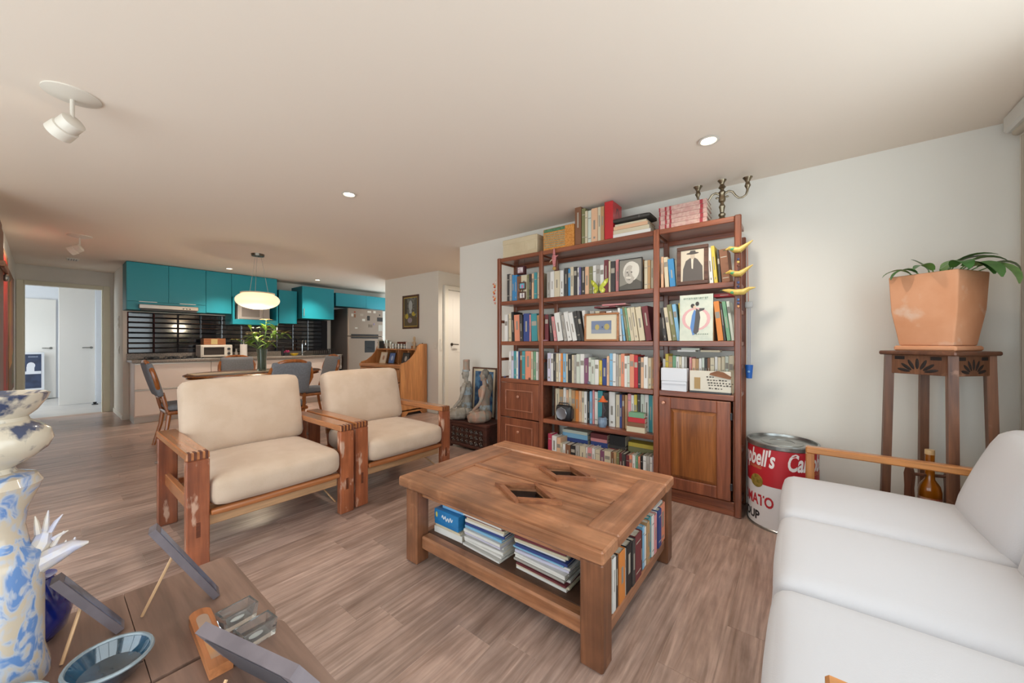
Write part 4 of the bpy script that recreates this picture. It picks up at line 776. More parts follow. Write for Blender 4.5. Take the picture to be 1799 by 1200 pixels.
def stack(x0, w, d, n, zmax, where, yoff=0, first=0):
    z = SZ
    for k in range(n):
        h = zmax / n * R.uniform(.75, 1.25); c = MC[(k * 5 + first) % len(MC)]; ww = w * R.uniform(.93, 1.0)
        flat_book(ww, d * R.uniform(.93, 1), h - .0008, (x0 + R.uniform(-.008, .008), yf + yoff + R.uniform(0, .02), z), c, '%s magazine, %s from bottom, %s stack under coffee table' % (WORD.get(c, c), ORD[k + 1], where), R.uniform(-.05, .05), 'magazines in the %s stack' % where, 'magazine', 'magazine', False); z += h
    return z
stack(-1.4, .27, .2, 15, .195, 'middle', 0, 3)
stack(-1.06, .29, .21, 16, .165, 'right', .0, 0)
for k in range(3):
    o = flat_book(.3, .2, .009, (-1.1, yf + .02, SZ + .198 + .0108 * k), ['white', 'brown', 'white'][k], '%s magazine of three tilted on the right stack under coffee table' % ['lowest', 'middle', 'topmost'][k], .12, None, 'magazine', 'magazine', False); o.rotation_euler = (0, math.radians(5), .12)

# ------------------------------------------------------------------ armchairs
AW = wood('chair_wood_z', '#ad6440', '#7a3f28', 'z', .6, .3, wear='#c79f88', wv=(.6, .68), coat=.4, ws=(2.2, 2.2, .8), blotch=.2); AWX = wood('chair_wood_x', '#bd7b4a', '#a9693e', 'x', .45, .22, wear='#cf9c74', wv=(.72, .85), coat=.5); AWY = wood('chair_wood_y', '#bb7544', '#93552f', 'y', .6, .35, coat=.2); AWP = wood('chair_wood_pale', '#c9a17a', '#ab8058', 'y', .6, .5)
CUSH = mat('cushion_beige', '#cdb6a1', .95, spec=.2, bump=.25, bs=220, h2='#c7af99', vs=8, sheen=.2)
def armchair():
    t = thing('armchair', 'x', 'armchair', (0, 0, 0), 0, 'pair of wooden armchairs')
    for s_ in (-1, 1):
        y0, y1 = (.365, .465) if s_ > 0 else (-.465, -.365)
        for x in (.365, -.415): build('leg', MB().box(x, y0, 0, x + .05, y1, .588, 0, .005), AW, t)
        arm = build('armrest', MB().box(-.415, y0, .588, .415, y1, .63, 0, .006), AWX, t)
        for i in range(4):
            yy = y0 + .008 + i * .024
            build('finger_joint', MB().box(.405, yy, .59, .4165, yy + .012, .6285).box(.37, yy, .6285, .412, yy + .012, .6308), wood('chair_joint', '#6f3a22', '#54291a', 'x', 1, .5), t, False).parent = arm
        build('side_stretcher', MB().box(-.365, (y0 + y1) / 2 - .015, .27, .365, (y0 + y1) / 2 + .015, .345, 0, .004), AWX, t)
        build('tenon', MB().box(.4145, (y0 + y1) / 2 - .009, .17, .4165, (y0 + y1) / 2 + .009, .25), wood('chair_joint', '#6f3a22', '#54291a', 'x', 1, .5), t, False)
        build('bolt', MB().at(tr(-.38, y0 if s_ < 0 else y1, .43) @ rot('X', 90)).cyl(0, 0, -.012, .012, .01, n=10), STEEL, t)
    build('front_rail', MB().rbox((.37, -.362, .262), (.425, .362, .302), .018, 5), AWY, t); build('lower_rail', MB().box(.345, -.364, .2, .37, .364, .262, 0, .004), AWP, t)
    build('rear_rail', MB().box(-.37, -.364, .24, -.34, .364, .3, 0, .004), AWY, t)
    for i in range(6): x = -.3 + i * .115; build('seat_slat', MB().box(x, -.36, .262, x + .07, .36, .278, 0, .003), AWP, t)
    T = tr(-.27, 0, .3) @ rot('Y', -14)
    for s_ in (-1, 1): build('back_post', MB().at(T).box(-.06, s_ * .3 - .02, 0, -.025, s_ * .3 + .02, .52, 0, .004), AW, t)
    for z in (.12, .3, .47): build('back_rail', MB().at(T).box(-.025, -.34, z, -.005, .34, z + .05, 0, .004), AWY, t)
    build('tension_rod', MB().tube([(-.1, .36, .2), (.35, .36, .03 + .05)], .006, 6), AWP, t)
    build('seat_cushion', MB().rbox((-.27, -.362, .304), (.45, .362, .478), .06, 10, (.012, .0, .03)), CUSH, t, True, 80)
    build('back_cushion', MB().at(T).rbox((0.0, -.372, .15), (.16, .372, .655), .055, 10, (.03, .0, .01)), CUSH, t, True, 80)
    return t
ac = armchair(); ac.location = (-2.965, .93, 0); ac['label'] = 'wooden armchair with worn front leg and beige cushions, nearer the foreground table'
dup(ac, (-2.985, 1.885, 0), 0, 'wooden armchair with beige cushions between the other armchair and the bookcase')

# ------------------------------------------------------------------ sofa
SOF = mat('sofa_white', '#cac9cd', .95, spec=.15, bump=.12, bs=240, sheen=.2); SW = wood('sofa_wood', '#bd8048', '#945a2c', 'x', .6, .3, coat=.4); SWZ = wood('sofa_wood_z', '#bd8048', '#945a2c', 'z', .6, .3, coat=.4)
sf = thing('sofa', 'white three-seat sofa with slim wooden arms', 'sofa', (.4, 1.79, 0))
def so(name, mb, m, ang=35): return build(name, mb, m, sf, True, ang)
for k, (a, b) in enumerate(((2.088, 2.705), (1.474, 2.084), (.888, 1.47))):
    so('seat_cushion', MB().rbox((-.46, a - 1.79, .26), (.24, b - 1.79, .452), .05, 12, (.012, 0, .022)), SOF, 80)
    so('piping', MB().tube([(-.463, a + .03 - 1.79, .3), (-.468, a + .05 - 1.79, .285), (-.47, b - .05 - 1.79, .285), (-.463, b - .03 - 1.79, .3)], .004, 6), SOF)
    T = tr(.1, 0, .44) @ rot('Y', 20)
    so('back_cushion', MB().at(T).rbox((.075, a - 1.79 + .004, .0), (.235, b - 1.79 - .004, .47), .07, 10, (.035, .0, .012)), SOF, 80)
so('skirt', MB().rbox((-.445, .9 - 1.79, .035), (.3, 2.695 - 1.79, .29), .03, 6), SOF, 80)
so('back_panel', MB().box(.42, .9 - 1.79, .2, .46, 2.69 - 1.79, .78, 0, .006), SW)
for y in (2.712, .832):
    y -= 1.79
    for x in (-.36, .44): so('leg', MB().box(x, y, 0, x + .04, y + .05, .585, 0, .004), SWZ)
    so('armrest', MB().box(-.36, y, .585, .5, y + .05, .622, 0, .006), SW)
    so('side_rail', MB().box(-.32, y + .01, .2, .44, y + .04, .28, 0, .004), SW)

# ------------------------------------------------------------------ plant stand, pot, plant
PS = wood('stand_wood', '#7d5238', '#4f2f20', 'z', .8, .45, wear='#97705a', wv=(.66, .74)); RZ = math.radians(49)
ps = thing('plant_stand', 'tall dark wooden plant stand with carved fan aprons', 'plant stand', (.61, 3.035, 0), RZ)
build('tabletop', MB().box(-.165, -.165, 1.155, .165, .165, 1.178, 0, .006), wood('stand_wood_x', '#6d4632', '#472a1e', 'x', .8, .4), ps)
for sx in (-1, 1):
    for sy in (-1, 1): build('leg', MB().tube([(sx * .15, sy * .15, 0), (sx * .132, sy * .132, 1.155)], [.026, .026], 4), PS, ps, False)
for k in range(4):
    T = rot('Z', 90 * k); a = build('apron', MB().at(T).box(-.115, -.142, 1.155 - .105, .115, -.128, 1.155, 0, .002), PS, ps)
    for i in range(7):
        an = math.radians(12 + 26 * i); c0 = (0, 1.062)
        build('carved_petal', MB().at(T @ tr(c0[0] + .048 * math.cos(an) * 1.25, -.1425, c0[1] + .046 * math.sin(an)) @ rot('Y', 90 - math.degrees(an)) if 0 else T @ tr(c0[0] + .06 * math.cos(an), -.1425, c0[1] + .046 * math.sin(an)) @ rot('Y', -math.degrees(an))).ball((0, 0, 0), (.03, .0022, .0085), 8), mat('stand_void_shade', '#1f1410', .8), ps).parent = a  # near-black petals stand for shade in the fan's cut-out hollows
    for s_ in (-1, 1): build('carved_petal', MB().at(T).box(s_ * .1, -.1435, 1.13, s_ * .055, -.141, 1.148, 0, .003), mat('stand_void_shade', '#1f1410', .8), ps).parent = a
build('lower_shelf', MB().box(-.15, -.15, .2, .15, .15, .22, 0, .004), wood('stand_wood_x', '#6d4632', '#472a1e', 'x', .8, .4), ps)
TC = mat('terracotta', '#cb8d66', .8, h2='#d69b76', vs=4, bump=.1, bs=40); 
m_, nt, b_ = TC, TC.node_tree, TC.node_tree.nodes['Principled BSDF']
mp = _coords(nt, (1, 1, 1)); nz = _n(nt, 'ShaderNodeTexNoise'); nz.inputs['Scale'].default_value = 7; nz.inputs['Detail'].default_value = 5; nt.links.new(mp.outputs[0], nz.inputs['Vector']); rp_ = _n(nt, 'ShaderNodeValToRGB'); rp_.color_ramp.elements[0].position = .6; rp_.color_ramp.elements[1].position = .74; nt.links.new(nz.outputs[0], rp_.inputs[0])
mx = _n(nt, 'ShaderNodeMix', data_type='RGBA'); src = b_.inputs['Base Color'].links[0].from_socket; nt.links.new(rp_.outputs[0], mx.inputs[0]); nt.links.new(src, mx.inputs[6]); mx.inputs[7].default_value = C('#d8b8a2'); nt.links.new(mx.outputs[2], b_.inputs['Base Color'])
pt = thing('plant_pot', 'large square terracotta pot with a drooping green plant', 'plant pot', (.61, 3.035, 1.1785), math.radians(55))
build('saucer', MB().box(-.125, -.125, 0, .125, .125, .028, 0, .008), TC, pt)
def ring(s, z): return [(-s, -s, z), (s, -s, z), (s, s, z), (-s, s, z)]
pv = ring(.108, .028) + ring(.132, .22) + ring(.14, .42) + ring(.118, .42) + ring(.112, .38)
pf = [(3, 2, 1, 0)] + [(4 * j + i, 4 * j + (i + 1) % 4, 4 * j + 4 + (i + 1) % 4, 4 * j + 4 + i) for j in range(4) for i in range(4)] + [(16, 17, 18, 19)]
o = build('pot', MB().add(pv, pf), TC, pt, False); bv = o.modifiers.new('b', 'BEVEL'); bv.width = .008; bv.segments = 3; o.data.shade_smooth()
build('soil', MB().box(-.117, -.117, .38, .117, .117, .395), mat('soil', '#3a2c22', .95, h2='#4a3a2c', vs=40), pt)
LF = mat('leaf_green', '#4f7d3a', .4, h2='#3c672f', vs=10, coat=.2); LF2 = mat('leaf_light', '#6f9550', .4, h2='#557d3e', vs=10, coat=.2)
# leaves: direction (deg, world), reach, droop, width, height
pr_ = pt.rotation_euler.z
for i, (ax, ay, az, deg, el, drop, L, w) in enumerate(((.105, -.09, .437, 318, 10, 105, .22, .09), (.13, -.055, .437, 330, 15, 115, .18, .085), (.065, -.13, .437, 308, 15, 100, .19, .09), (.085, -.06, .45, 340, 40, 100, .16, .065), (.175, .0, .437, 345, 40, 150, .15, .06), (.03, -.06, .44, 8, 45, 65, .17, .055), (.0, -.06, .44, 20, 38, 42, .18, .05), (-.05, -.1, .43, 160, 62, 30, .1, .06), (-.09, -.075, .43, 200, 35, 120, .14, .05), (-.11, -.045, .43, 190, 38, 100, .13, .045), (-.04, -.125, .43, 225, 42, 95, .13, .055), (.03, -.13, .435, 285, 42, 125, .14, .07), (.02, -.02, .43, 60, 48, 40, .15, .05), (.08, -.105, .437, 300, 22, 110, .16, .08), (.03, -.09, .44, 340, 50, 80, .17, .055))):
    lf = build('leaf', MB().droop(L, w, el, drop), LF if i % 3 else LF2, pt); lf.matrix_local = rot('Z', -math.degrees(pr_)) @ tr(ax, ay, az) @ rot('Z', deg)
    st_ = build('stem', MB().tube([(ax * .4, ay * .4, .0), (ax, ay, az - .385)], .003, 5), LF2, pt); st_.matrix_local = rot('Z', -math.degrees(pr_)) @ tr(0, 0, .385)
# amber bottle and rack on the stand's lower shelf
bk = thing('bottle_rack', 'dark wooden scrolled rack holding an amber bottle', 'rack', (.575, 2.99, .2205), math.radians(20))
RW = wood('rack_wood', '#6d4330', '#452819', 'z', 1, .4)
for s_ in (-1, 1):
    pts = [(-.05, 0), (.06, 0), (.06, .05), (.035, .09), (.03, .2), (.035, .27), (.02, .31), (-.015, .31), (-.03, .27), (-.02, .2), (-.03, .1), (-.05, .06)]
    build('side_scroll', MB().prism(pts, s_ * .085 - .008, s_ * .085 + .008, 'x'), RW, bk)
build('base', MB().box(-.075, -.06, 0, .075, .06, .02, 0, .003), RW, bk); build('crossbar', MB().tube([(-.08, 0, .275), (.08, 0, .275)], .009, 8), RW, bk); build('name_plate', MB().box(-.07, -.063, .004, .07, -.06, .018), mat('plate_cream', '#cdb98e', .5), bk)
bo = thing('bottle', 'amber glass bottle with red label on the plant stand shelf', 'bottle', (.575, 2.99, .241), 0); AG = mat('amber_glass', '#b8690f', .1, spec=.7, trans=.55)
build('glass', MB().lathe([(.042, 0), (.046, .01), (.046, .17), (.04, .2), (.02, .235), (.018, .3), (.021, .305), (.021, .315), (.018, .318), (.019, .37)], 20), AG, bo); build('label', MB().lathe([(.0465, .05), (.0467, .051), (.0467, .139), (.0465, .14)], 20, cap=False), mat('label_pale', '#b58a70', .6, h2='#a33b2a', vs=30), bo); build('cap', MB().cyl(0, 0, .37, .395, .02, .019, 14), mat('cap_cream', '#c9a77a', .4), bo)

# ------------------------------------------------------------------ soup tin drum
KR = .195; KH = .565
kc = thing('soup_tin', 'large red and white soup tin drum with a metal lid beside bookcase', 'tin', (-.08, 3.075, 0)); TIN = mat('tin', '#a9aba9', .3, .9, h2='#8b8d8c', vs=12)
build('bottom_rim', MB().lathe([(KR - .01, 0), (KR + .004, 0), (KR + .005, .012), (KR, .016)], 48), TIN, kc)
build('white_label', MB().lathe([(KR, .016), (KR, .29)], 48, cap=False), mat('label_white', '#dcd8d8', .45), kc); build('red_label', MB().lathe([(KR, .29), (KR, .53)], 48, cap=False), mat('label_red', '#b3212b', .4), kc)
build('top_rim', MB().lathe([(KR, .53), (KR + .006, .535), (KR + .007, .558), (KR + .002, KH), (KR - .008, KH), (KR - .012, .55)], 48), TIN, kc)
build('lid', MB().lathe([(KR - .012, .549), (.12, .546), (.118, .552), (.07, .552), (.068, .546), (.001, .546)], 40), TIN, kc)
def wrap(body, size, ang_c, z, m, shear=0., bold=0., r=KR + .0008, span=90., name='lettering'):
    v, f = text_mesh(body, size, 0, shear, bold); x0 = min(p[0] for p in v); x1 = max(p[0] for p in v); mb = MB(); o = []
    for p in v:
        s_ = (p[0] - (x0 + x1) / 2) / (x1 - x0) * math.radians(span); a = math.radians(ang_c) + s_; o.append((r * math.cos(a), r * math.sin(a), z + p[1]))
    mb.add(o, f); return build(name, mb, m, kc, False)
LW, LR, LK, LG = mat('letter_white', '#e6dfdc', .5), mat('letter_red', '#b3212b', .5), mat('letter_black', '#26262a', .5), mat('letter_gold', '#c98c5c', .5)
for a in (211, 331, 91): wrap("Campbell's", .15, a, .415, LW, .28, .004, span=101)
for a in (222, 342, 102): wrap('CONDENSED', .026, a, .388, LG, span=32)
for a in (216, 336, 96):
    wrap('TOMATO', .095, a, .15, LR, 0, .003, span=86); wrap('SOUP', .078, a - 7, .05, LK, 0, .003, span=50)
for a in (228, 348, 108):
    an = math.radians(a); T = tr(math.cos(an) * KR, math.sin(an) * KR, .305) @ rot('Z', a) @ rot('Y', 90)
    md = build('medallion', MB().at(T).cyl(0, 0, -.004, .003, .043, n=24), mat('gold_seal', '#7d6f2c', .4, .4, h2='#a58c42', vs=40), kc)

# ------------------------------------------------------------------ carved chest with two statues
CH = wood('chest_wood', '#5d352a', '#38201a', 'x', .8, .4); chx0, chx1, chy0, chy1 = -3.27, -2.66, 2.96, 3.27
ch = thing('carved_chest', 'low dark carved wooden chest beside the bookcase', 'chest', ((chx0 + chx1) / 2, chy0, 0)); hw = (chx1 - chx0) / 2
build('lid', MB().box(-hw - .01, -.015, .29, hw + .01, .31, .32, 0, .005), CH, ch); build('body', MB().box(-hw + .01, .012, .035, hw - .01, .3, .29), CH, ch)
for s_ in (-1, 1): build('corner_post', MB().box(s_ * hw, -.004, 0, s_ * (hw - .045), .04, .29, 0, .004), CH, ch); build('rear_post', MB().box(s_ * hw, .26, 0, s_ * (hw - .045), .305, .29, 0, .004), CH, ch)
build('rail', MB().box(-hw + .045, 0, .03, hw - .045, .015, .06, 0, .003), CH, ch); build('rail', MB().box(-hw + .045, 0, .255, hw - .045, .015, .29, 0, .003), CH, ch)
GLZ = mat('chest_glint', '#4a3830', .15, coat=.8)
for i in range(7):
    for j in range(3):
        x = -hw + .085 + i * .073; z = .095 + j * .062; pts = [(x + .026 * math.cos(t * .5236) * (1 if t % 2 else .55), .004, z + .022 * math.sin(t * .5236) * (1 if t % 2 else .55)) for t in range(12)]
        build('carved_leaf', MB().tube(pts, .006, 6, closed=True).ball((x, .004, z), .007, 6), GLZ, ch)
ST = mat('statue_paint', '#8f8577', .7, h2='#a9a196', vs=14, bump=.3, bs=60); STB = mat('statue_blue', '#a7b4bb', .7, h2='#84796a', vs=18); STP = mat('statue_pink', '#a98572', .7, h2='#93897b', vs=14)
def remesh(o, vox=.006):
    md = o.modifiers.new('r', 'REMESH'); md.mode = 'VOXEL'; md.voxel_size = vox; sm_ = o.modifiers.new('s', 'SMOOTH'); sm_.factor = .5; sm_.iterations = 4
    me = bpy.data.meshes.new_from_object(o.evaluated_get(bpy.context.evaluated_depsgraph_get())); o.modifiers.clear(); old = o.data; o.data = me; bpy.data.meshes.remove(old); me.shade_smooth(); return o
def statue(label, loc, rz, hat, m_body):
    """cross-legged carved figure facing local +x"""
    t = thing('statue', label, 'statue', loc, rz, 'pair of seated carved statues'); b = MB()
    b.ball((0, 0, .07), (.1, .13, .07), 14)                                            # hips
    for s_ in (-1, 1):
        b.tube([(0, s_ * .08, .07), (.1, s_ * .16, .07), (.17, s_ * .13, .06)], [.07, .06, .05], 10)      # thighs
        b.tube([(.17, s_ * .13, .055), (.17, s_ * .0, .045), (.14, -s_ * .07, .04)], [.05, .042, .034], 10)     # shins crossed
        b.tube([(.0, s_ * .09, .39), (-.005, s_ * .125, .36), (.02, s_ * .15, .26), (.045, s_ * .155, .215)], [.034, .033, .026, .022], 9)  # upper arm
        b.tube([(.045, s_ * .155, .215), (.1, s_ * .14, .17), (.155, s_ * .12, .125)], [.022, .02, .016], 9)
        b.ball((.175, s_ * .118, .118), (.026, .017, .012), 8)
        for q in range(4): b.tube([(.185, s_ * (.106 + q * .008), .118), (.212 - abs(q - 1.5) * .004, s_ * (.104 + q * .009), .106)], [.0055, .0045], 5)
        b.tube([(.165, s_ * .105, .12), (.185, s_ * .094, .112)], [.006, .005], 5)
    b.tube([(0, 0, .06), (-.005, 0, .15), (0, 0, .24), (.005, 0, .33), (0, 0, .385)], [.085, .066, .068, .085, .06], 14)   # torso
    b.tube([(0, 0, .38), (.008, 0, .45)], [.034, .03], 10)
    b.ball((.012, 0, .5), (.052, .045, .063), 14)                                       # head
    b.tube([(.058, 0, .515), (.072, 0, .495), (.06, 0, .488)], [.008, .009, .008], 6)   # nose
    b.ball((.052, 0, .468), (.012, .018, .007), 8); b.ball((.05, 0, .452), (.014, .016, .01), 8)   # mouth, chin
    for s_ in (-1, 1): b.ball((.005, s_ * .047, .497), (.014, .008, .024), 8); b.ball((.052, s_ * .02, .515), (.008, .011, .005), 8)
    remesh(build('body', b, m_body, t), .0055)
    for s_ in (-1, 1): build('eye', MB().ball((.0555, s_ * .02, .508), (.006, .009, .0045), 8), mat('statue_eye', '#3a332d', .5), t)
    if hat:
        build('headdress', MB().at(tr(.0, 0, .535)).lathe([(.05, 0), (.054, .008), (.05, .016), (.046, .03), (.047, .1), (.05, .115), (.044, .125), (.03, .118)], 18), STP, t); build('headband', MB().at(tr(.004, 0, .53)).lathe([(.053, 0), (.056, .01), (.053, .018)], 18), STB, t)
    else:
        build('hair', MB().at(tr(-.008, 0, .5)).ball((0, 0, .018), (.057, .052, .056), 14).tube([(-.045, 0, .01), (-.07, 0, -.06), (-.075, .0, -.15), (-.06, 0, -.2)], [.034, .036, .03, .015], 10), mat('statue_hair', '#5f5a54', .7, h2='#777066', vs=20), t)
    build('sash', MB().lathe([(.074, .12), (.078, .14), (.076, .17), (.072, .185)], 18), STB, t); build('chest_cloth', MB().at(tr(.004, 0, 0)).lathe([(.083, .27), (.089, .3), (.091, .335), (.084, .355)], 18), STB if hat else STP, t)
    build('skirt_fold', MB().tube([(.1, -.1, .1), (.2, -.06, .06), (.21, .06, .06), (.1, .1, .1)], [.02, .03, .03, .02], 8), STP if not hat else ST, t)
    return t
statue('carved seated statue with a tall headdress and crossed legs on chest', (-3.105, 3.1, .3205), math.radians(205), True, ST).scale = (.82, .82, 1.06)
statue('carved seated statue with dark hair and orange collar beside bookcase', (-2.80, 3.09, .3205), math.radians(212), False, STP).scale = (.82, .82, 1.05)
xa, xb = PY(828, 600, 3.27).x, PY(870, 600, 3.27).x
framed('framed_painting', 'blue painting in a thin dark frame leaning behind the statues', 'picture', ((xa + xb) / 2, 3.26, .3205), xb - xa, .60, .018, FB, 0, 3, .03, MTC, mat('picture_aqua', '#5f8fb5', .6, h2='#33527d', vs=16), [([(.1, .1), (.5, .05), (.6, .6), (.3, .8)], SEP('deep', '#2c4468')), (ell(.65, .7, .2, .15), SEP('foam', '#a9c3d3')), (ell(.4, .4, .15, .2), SEP('foam', '#a9c3d3'))], dep=.014)
# ------------------------------------------------------------------ kitchen
TQ = mat('turquoise', '#1e93a4', .4, coat=.05); TQD = mat('turquoise_inside', '#1a6d78', .5); TAUPE = mat('taupe_front', '#dfd0c6', .35, coat=.2); GRAN = mat('granite', '#93887d', .3, h2='#6f665e', vs=90, vc=(.45, .55)); ALU = mat('aluminium', '#c9c4bd', .35, .8)
FRX = -7.78; UPX = -7.93; ctz = .955; CY0, CY1 = .835, 3.93
def kcab(label, y0, y1, rows_):
    t = thing('base_cabinet', label, 'cabinet', (XK + .003, y0, 0)); d = FRX - XK - .003; w = y1 - y0 - .002
    build('body', MB().box(0, 0, .1, d - .022, w, ctz - .043), TAUPE, t, False); build('toe_kick', MB().box(.02, 0, 0, d - .06, w, .1), ALU, t, False)
    for z0, z1, n in rows_:
        for i in range(n):
            a, b = w * i / n + .002, w * (i + 1) / n - .002
            f = build('drawer_front', MB().box(d - .022, a, z0, d, b, z1, 0, .002), TAUPE, t); build('handle_strip', MB().box(d - .02, a, z1, d + .002, b, z1 + .02, 0, .002), ALU, t).parent = f
    return t
ya, yb2 = PX(371, 600, FRX).y, PX(457, 600, FRX).y
kcab('taupe drawer cabinet at the doorway end of the kitchen counter', CY0, ya, ((.12, .49, 1), (.515, .885, 1)))
kcab('taupe drawer cabinet in the middle of the kitchen counter', ya, yb2, ((.12, .49, 1), (.515, .885, 1)))
kcab('wide taupe cabinet at the fridge end of the kitchen counter', yb2, CY1, ((.12, .885, 2),))
co = thing('countertop', 'grey granite kitchen worktop with a low upstand', 'countertop', (XK + .003, CY0 - .03, ctz - .04)); L = CY1 + .06 - CY0
build('slab', MB().box(0, 0, 0, FRX - XK + .02, L, .04, 0, .004), GRAN, co); build('upstand', MB().box(0, 0, .04, .02, L, .13, 0, .003), GRAN, co)
build('sink', MB().box(.14, PX(525, 600, -8).y - CY0 - .2, .0405, .5, PX(525, 600, -8).y - CY0 + .25, .042), STEEL, co)
# tiles: bevelled black metro tiles, straight stacked
TILE = mat('tile_black', '#17181f', .12, spec=.7, coat=.6); tw, th_ = .30, .083; tz0 = ctz + .092
tmesh = MB(); g = .0015; e = .013
tv = [(0, g, g), (0, tw - g, g), (0, tw - g, th_ - g), (0, g, th_ - g), (.004, g, g), (.004, tw - g, g), (.004, tw - g, th_ - g), (.004, g, th_ - g), (.009, g + e, g + e), (.009, tw - g - e, g + e), (.009, tw - g - e, th_ - g - e), (.009, g + e, th_ - g - e)]
tmesh.add(tv, [(3, 2, 1, 0)] + [(4 * j + i, 4 * j + (i + 1) % 4, 4 * j + 4 + (i + 1) % 4, 4 * j + 4 + i) for j in (0, 1) for i in range(4)] + [(8, 9, 10, 11)])
t0 = None; yt0 = .815
build('grout_panel', MB().box(XK, yt0, tz0 - .002, XK + .002, yt0 + 10.4 * tw, tz0 + 8 * th_), mat('grout', '#2a2a2e', .8), wk, False)
for i in range(10):
    for j in range(8):
        if t0 is None: o = t0 = build('tile', tmesh, TILE, wk, False)
        else: o = bpy.data.objects.new('tile', t0.data); COL.objects.link(o); o.parent = wk
        o.location = (XK + .002, yt0 + i * tw, tz0 + j * th_)
# upper cabinets
def up(label, u0, u1, v0, v1, x=UPX, doors=1, handle=None, ztop=None, strip=None, name='wall_cabinet'):
    um = (u0 + u1) / 2; y0, y1 = PX(u0, 600, x).y, PX(u1, 600, x).y; z1 = ztop or PX(um, v0, x).z; z0 = PX(um, v1, x).z
    t = thing(name, label, 'cabinet', (XK + .003, y0, z0)); d = x - XK - .003; w = y1 - y0 - .002; h = z1 - z0
    build('body', MB().box(0, 0, 0, d - .02, w, h, 0, .001), TQD, t, False)
    zz0 = strip or 0
    if strip: build('lower_strip', MB().box(d - .019, .002, .0, d - .002, w - .002, strip - .004, 0, .001), TQ, t)
    for i in range(doors):
        dd = build('door', MB().box(d - .019, w * i / doors + .0015, zz0 + .001, d, w * (i + 1) / doors - .0015, h - .001, 0, .0015), TQ, t)
        if handle: yy = .03 if handle < 0 else w - .03; build('handle', MB().box(d, yy - .006, .05, d + .02, yy + .006, .2, 0, .003), ALU, t).parent = dd
        elif handle == 0: build('pull_lip', MB().box(d - .002, w * (i + .5) / doors - .1, zz0 - .006, d + .012, w * (i + .5) / doors + .1, zz0 + .0015), ALU, t).parent = dd
    return t, y0, y1, z0, z1, d
c1, y0, y1, z0, z1, d = up('turquoise wall cabinet with two doors above the cooker hood', 222, 362, 457, 546, doors=2, ztop=ZC - .008, strip=.13, handle=0)
hd = thing('cooker_hood', 'slim stainless steel cooker hood under the turquoise cabinet', 'hood', (XK + .02, PX(243, 600, UPX).y, z0 - .0)); hw_ = PX(347, 600, UPX).y - PX(243, 600, UPX).y
hz = .0; build('visor', MB().box(.40, 0, .02, .47, hw_, .085, 0, .006), STEEL, hd); build('grille', MB().box(.42, .02, -.012, .46, hw_ - .02, .02, 0, .003), DARK, hd)
for i in range(3): build('button', MB().box(.47, hw_ - .2 + i * .04, .035, .473, hw_ - .18 + i * .04, .05, 0, .001), BLACK, hd)
up('turquoise single-door wall cabinet right of the cooker hood', 362, 407, 471, 550, ztop=ZC - .008)
c4, y0, y1, z0, z1, d = up('turquoise wall cabinet above the microwave niche', 407, 487, 480, 524, ztop=ZC - .008)
NX = -7.90; na, nb = PX(409, 600, NX).y, PX(489, 600, NX).y; nz0, nz1 = PX(448, 570, NX).z, z0 - .003
ni = thing('microwave_shelf', 'open turquoise niche holding a white microwave', 'shelf', (XK + .003, na, nz0)); dn = NX - XK - .003; wn = nb - na - .003; hn = nz1 - nz0
for nm, q in (('bottom_board', (0, 0, 0, dn, wn, .09)), ('top_board', (0, 0, hn - .02, dn, wn, hn)), ('side_board', (0, 0, .09, dn, .03, hn - .02)), ('side_board', (0, wn - .03, .09, dn, wn, hn - .02))): build(nm, MB().box(*q, 0, .002), TQ, ni)
mw = thing('microwave', 'white microwave oven inside the turquoise niche', 'microwave', (XK + .05, na + .09, nz0 + .0905)); w = wn - .22
build('body', MB().box(0, 0, 0, .36, w, .27, 0, .006), mat('microwave_white', '#cfc6bf', .4), mw); build('door', MB().box(.36, .01, .01, .375, w * .76, .26, 0, .003), mat('microwave_door', '#bdb3ab', .35), mw); build('window', MB().box(.375, .05, .05, .377, w * .66, .22), mat('microwave_glass', '#8f8680', .2), mw)
build('control_panel', MB().box(.36, w * .78, .01, .372, w - .01, .26, 0, .002), mat('microwave_panel', '#a89e97', .35), mw); build('handle', MB().box(.375, w * .72, .05, .39, w * .745, .22, 0, .003), ALU, mw)
up('small turquoise wall cabinet between microwave niche and boxy cabinet', 490, 522, 510, 568, x=-8.0)
up('boxy turquoise wall cabinet with a slim metal handle', 531, 587, 505, 560, x=-7.83, handle=-1)
up('low turquoise cabinet above the fridge', 590, 690, 519, 541, x=-7.95, doors=2)
# fridge
fx = -7.5; f0, f1 = PX(612, 600, fx).y, PX(673, 600, fx).y; fh = 1.955
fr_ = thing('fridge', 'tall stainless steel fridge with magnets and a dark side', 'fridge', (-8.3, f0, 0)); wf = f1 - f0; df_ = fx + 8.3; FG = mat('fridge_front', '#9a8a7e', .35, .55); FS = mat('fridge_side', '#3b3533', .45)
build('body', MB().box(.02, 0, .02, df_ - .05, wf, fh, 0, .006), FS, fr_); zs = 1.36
fd = build('freezer_door', MB().box(df_ - .05, 0, zs, df_, wf, fh, 0, .01), FG, fr_); rd_ = build('fridge_door', MB().box(df_ - .05, 0, .05, df_, wf, zs - .006, 0, .01), FG, fr_)
for z in (zs + .01, zs - .05): build('handle_recess', MB().box(df_ - .002, .06, z, df_ + .004, wf - .12, z + .032, 0, .002), BLACK, fr_).parent = fd if z > zs else rd_
build('dispenser', MB().box(df_ - .002, wf * .45, 1.0, df_ + .004, wf * .75, 1.26, 0, .003), BLACK, fr_).parent = rd_
for s_ in (.08, wf - .08): build('foot', MB().cyl(df_ - .1, s_, 0, .022, .02, n=10), BLACK, fr_)
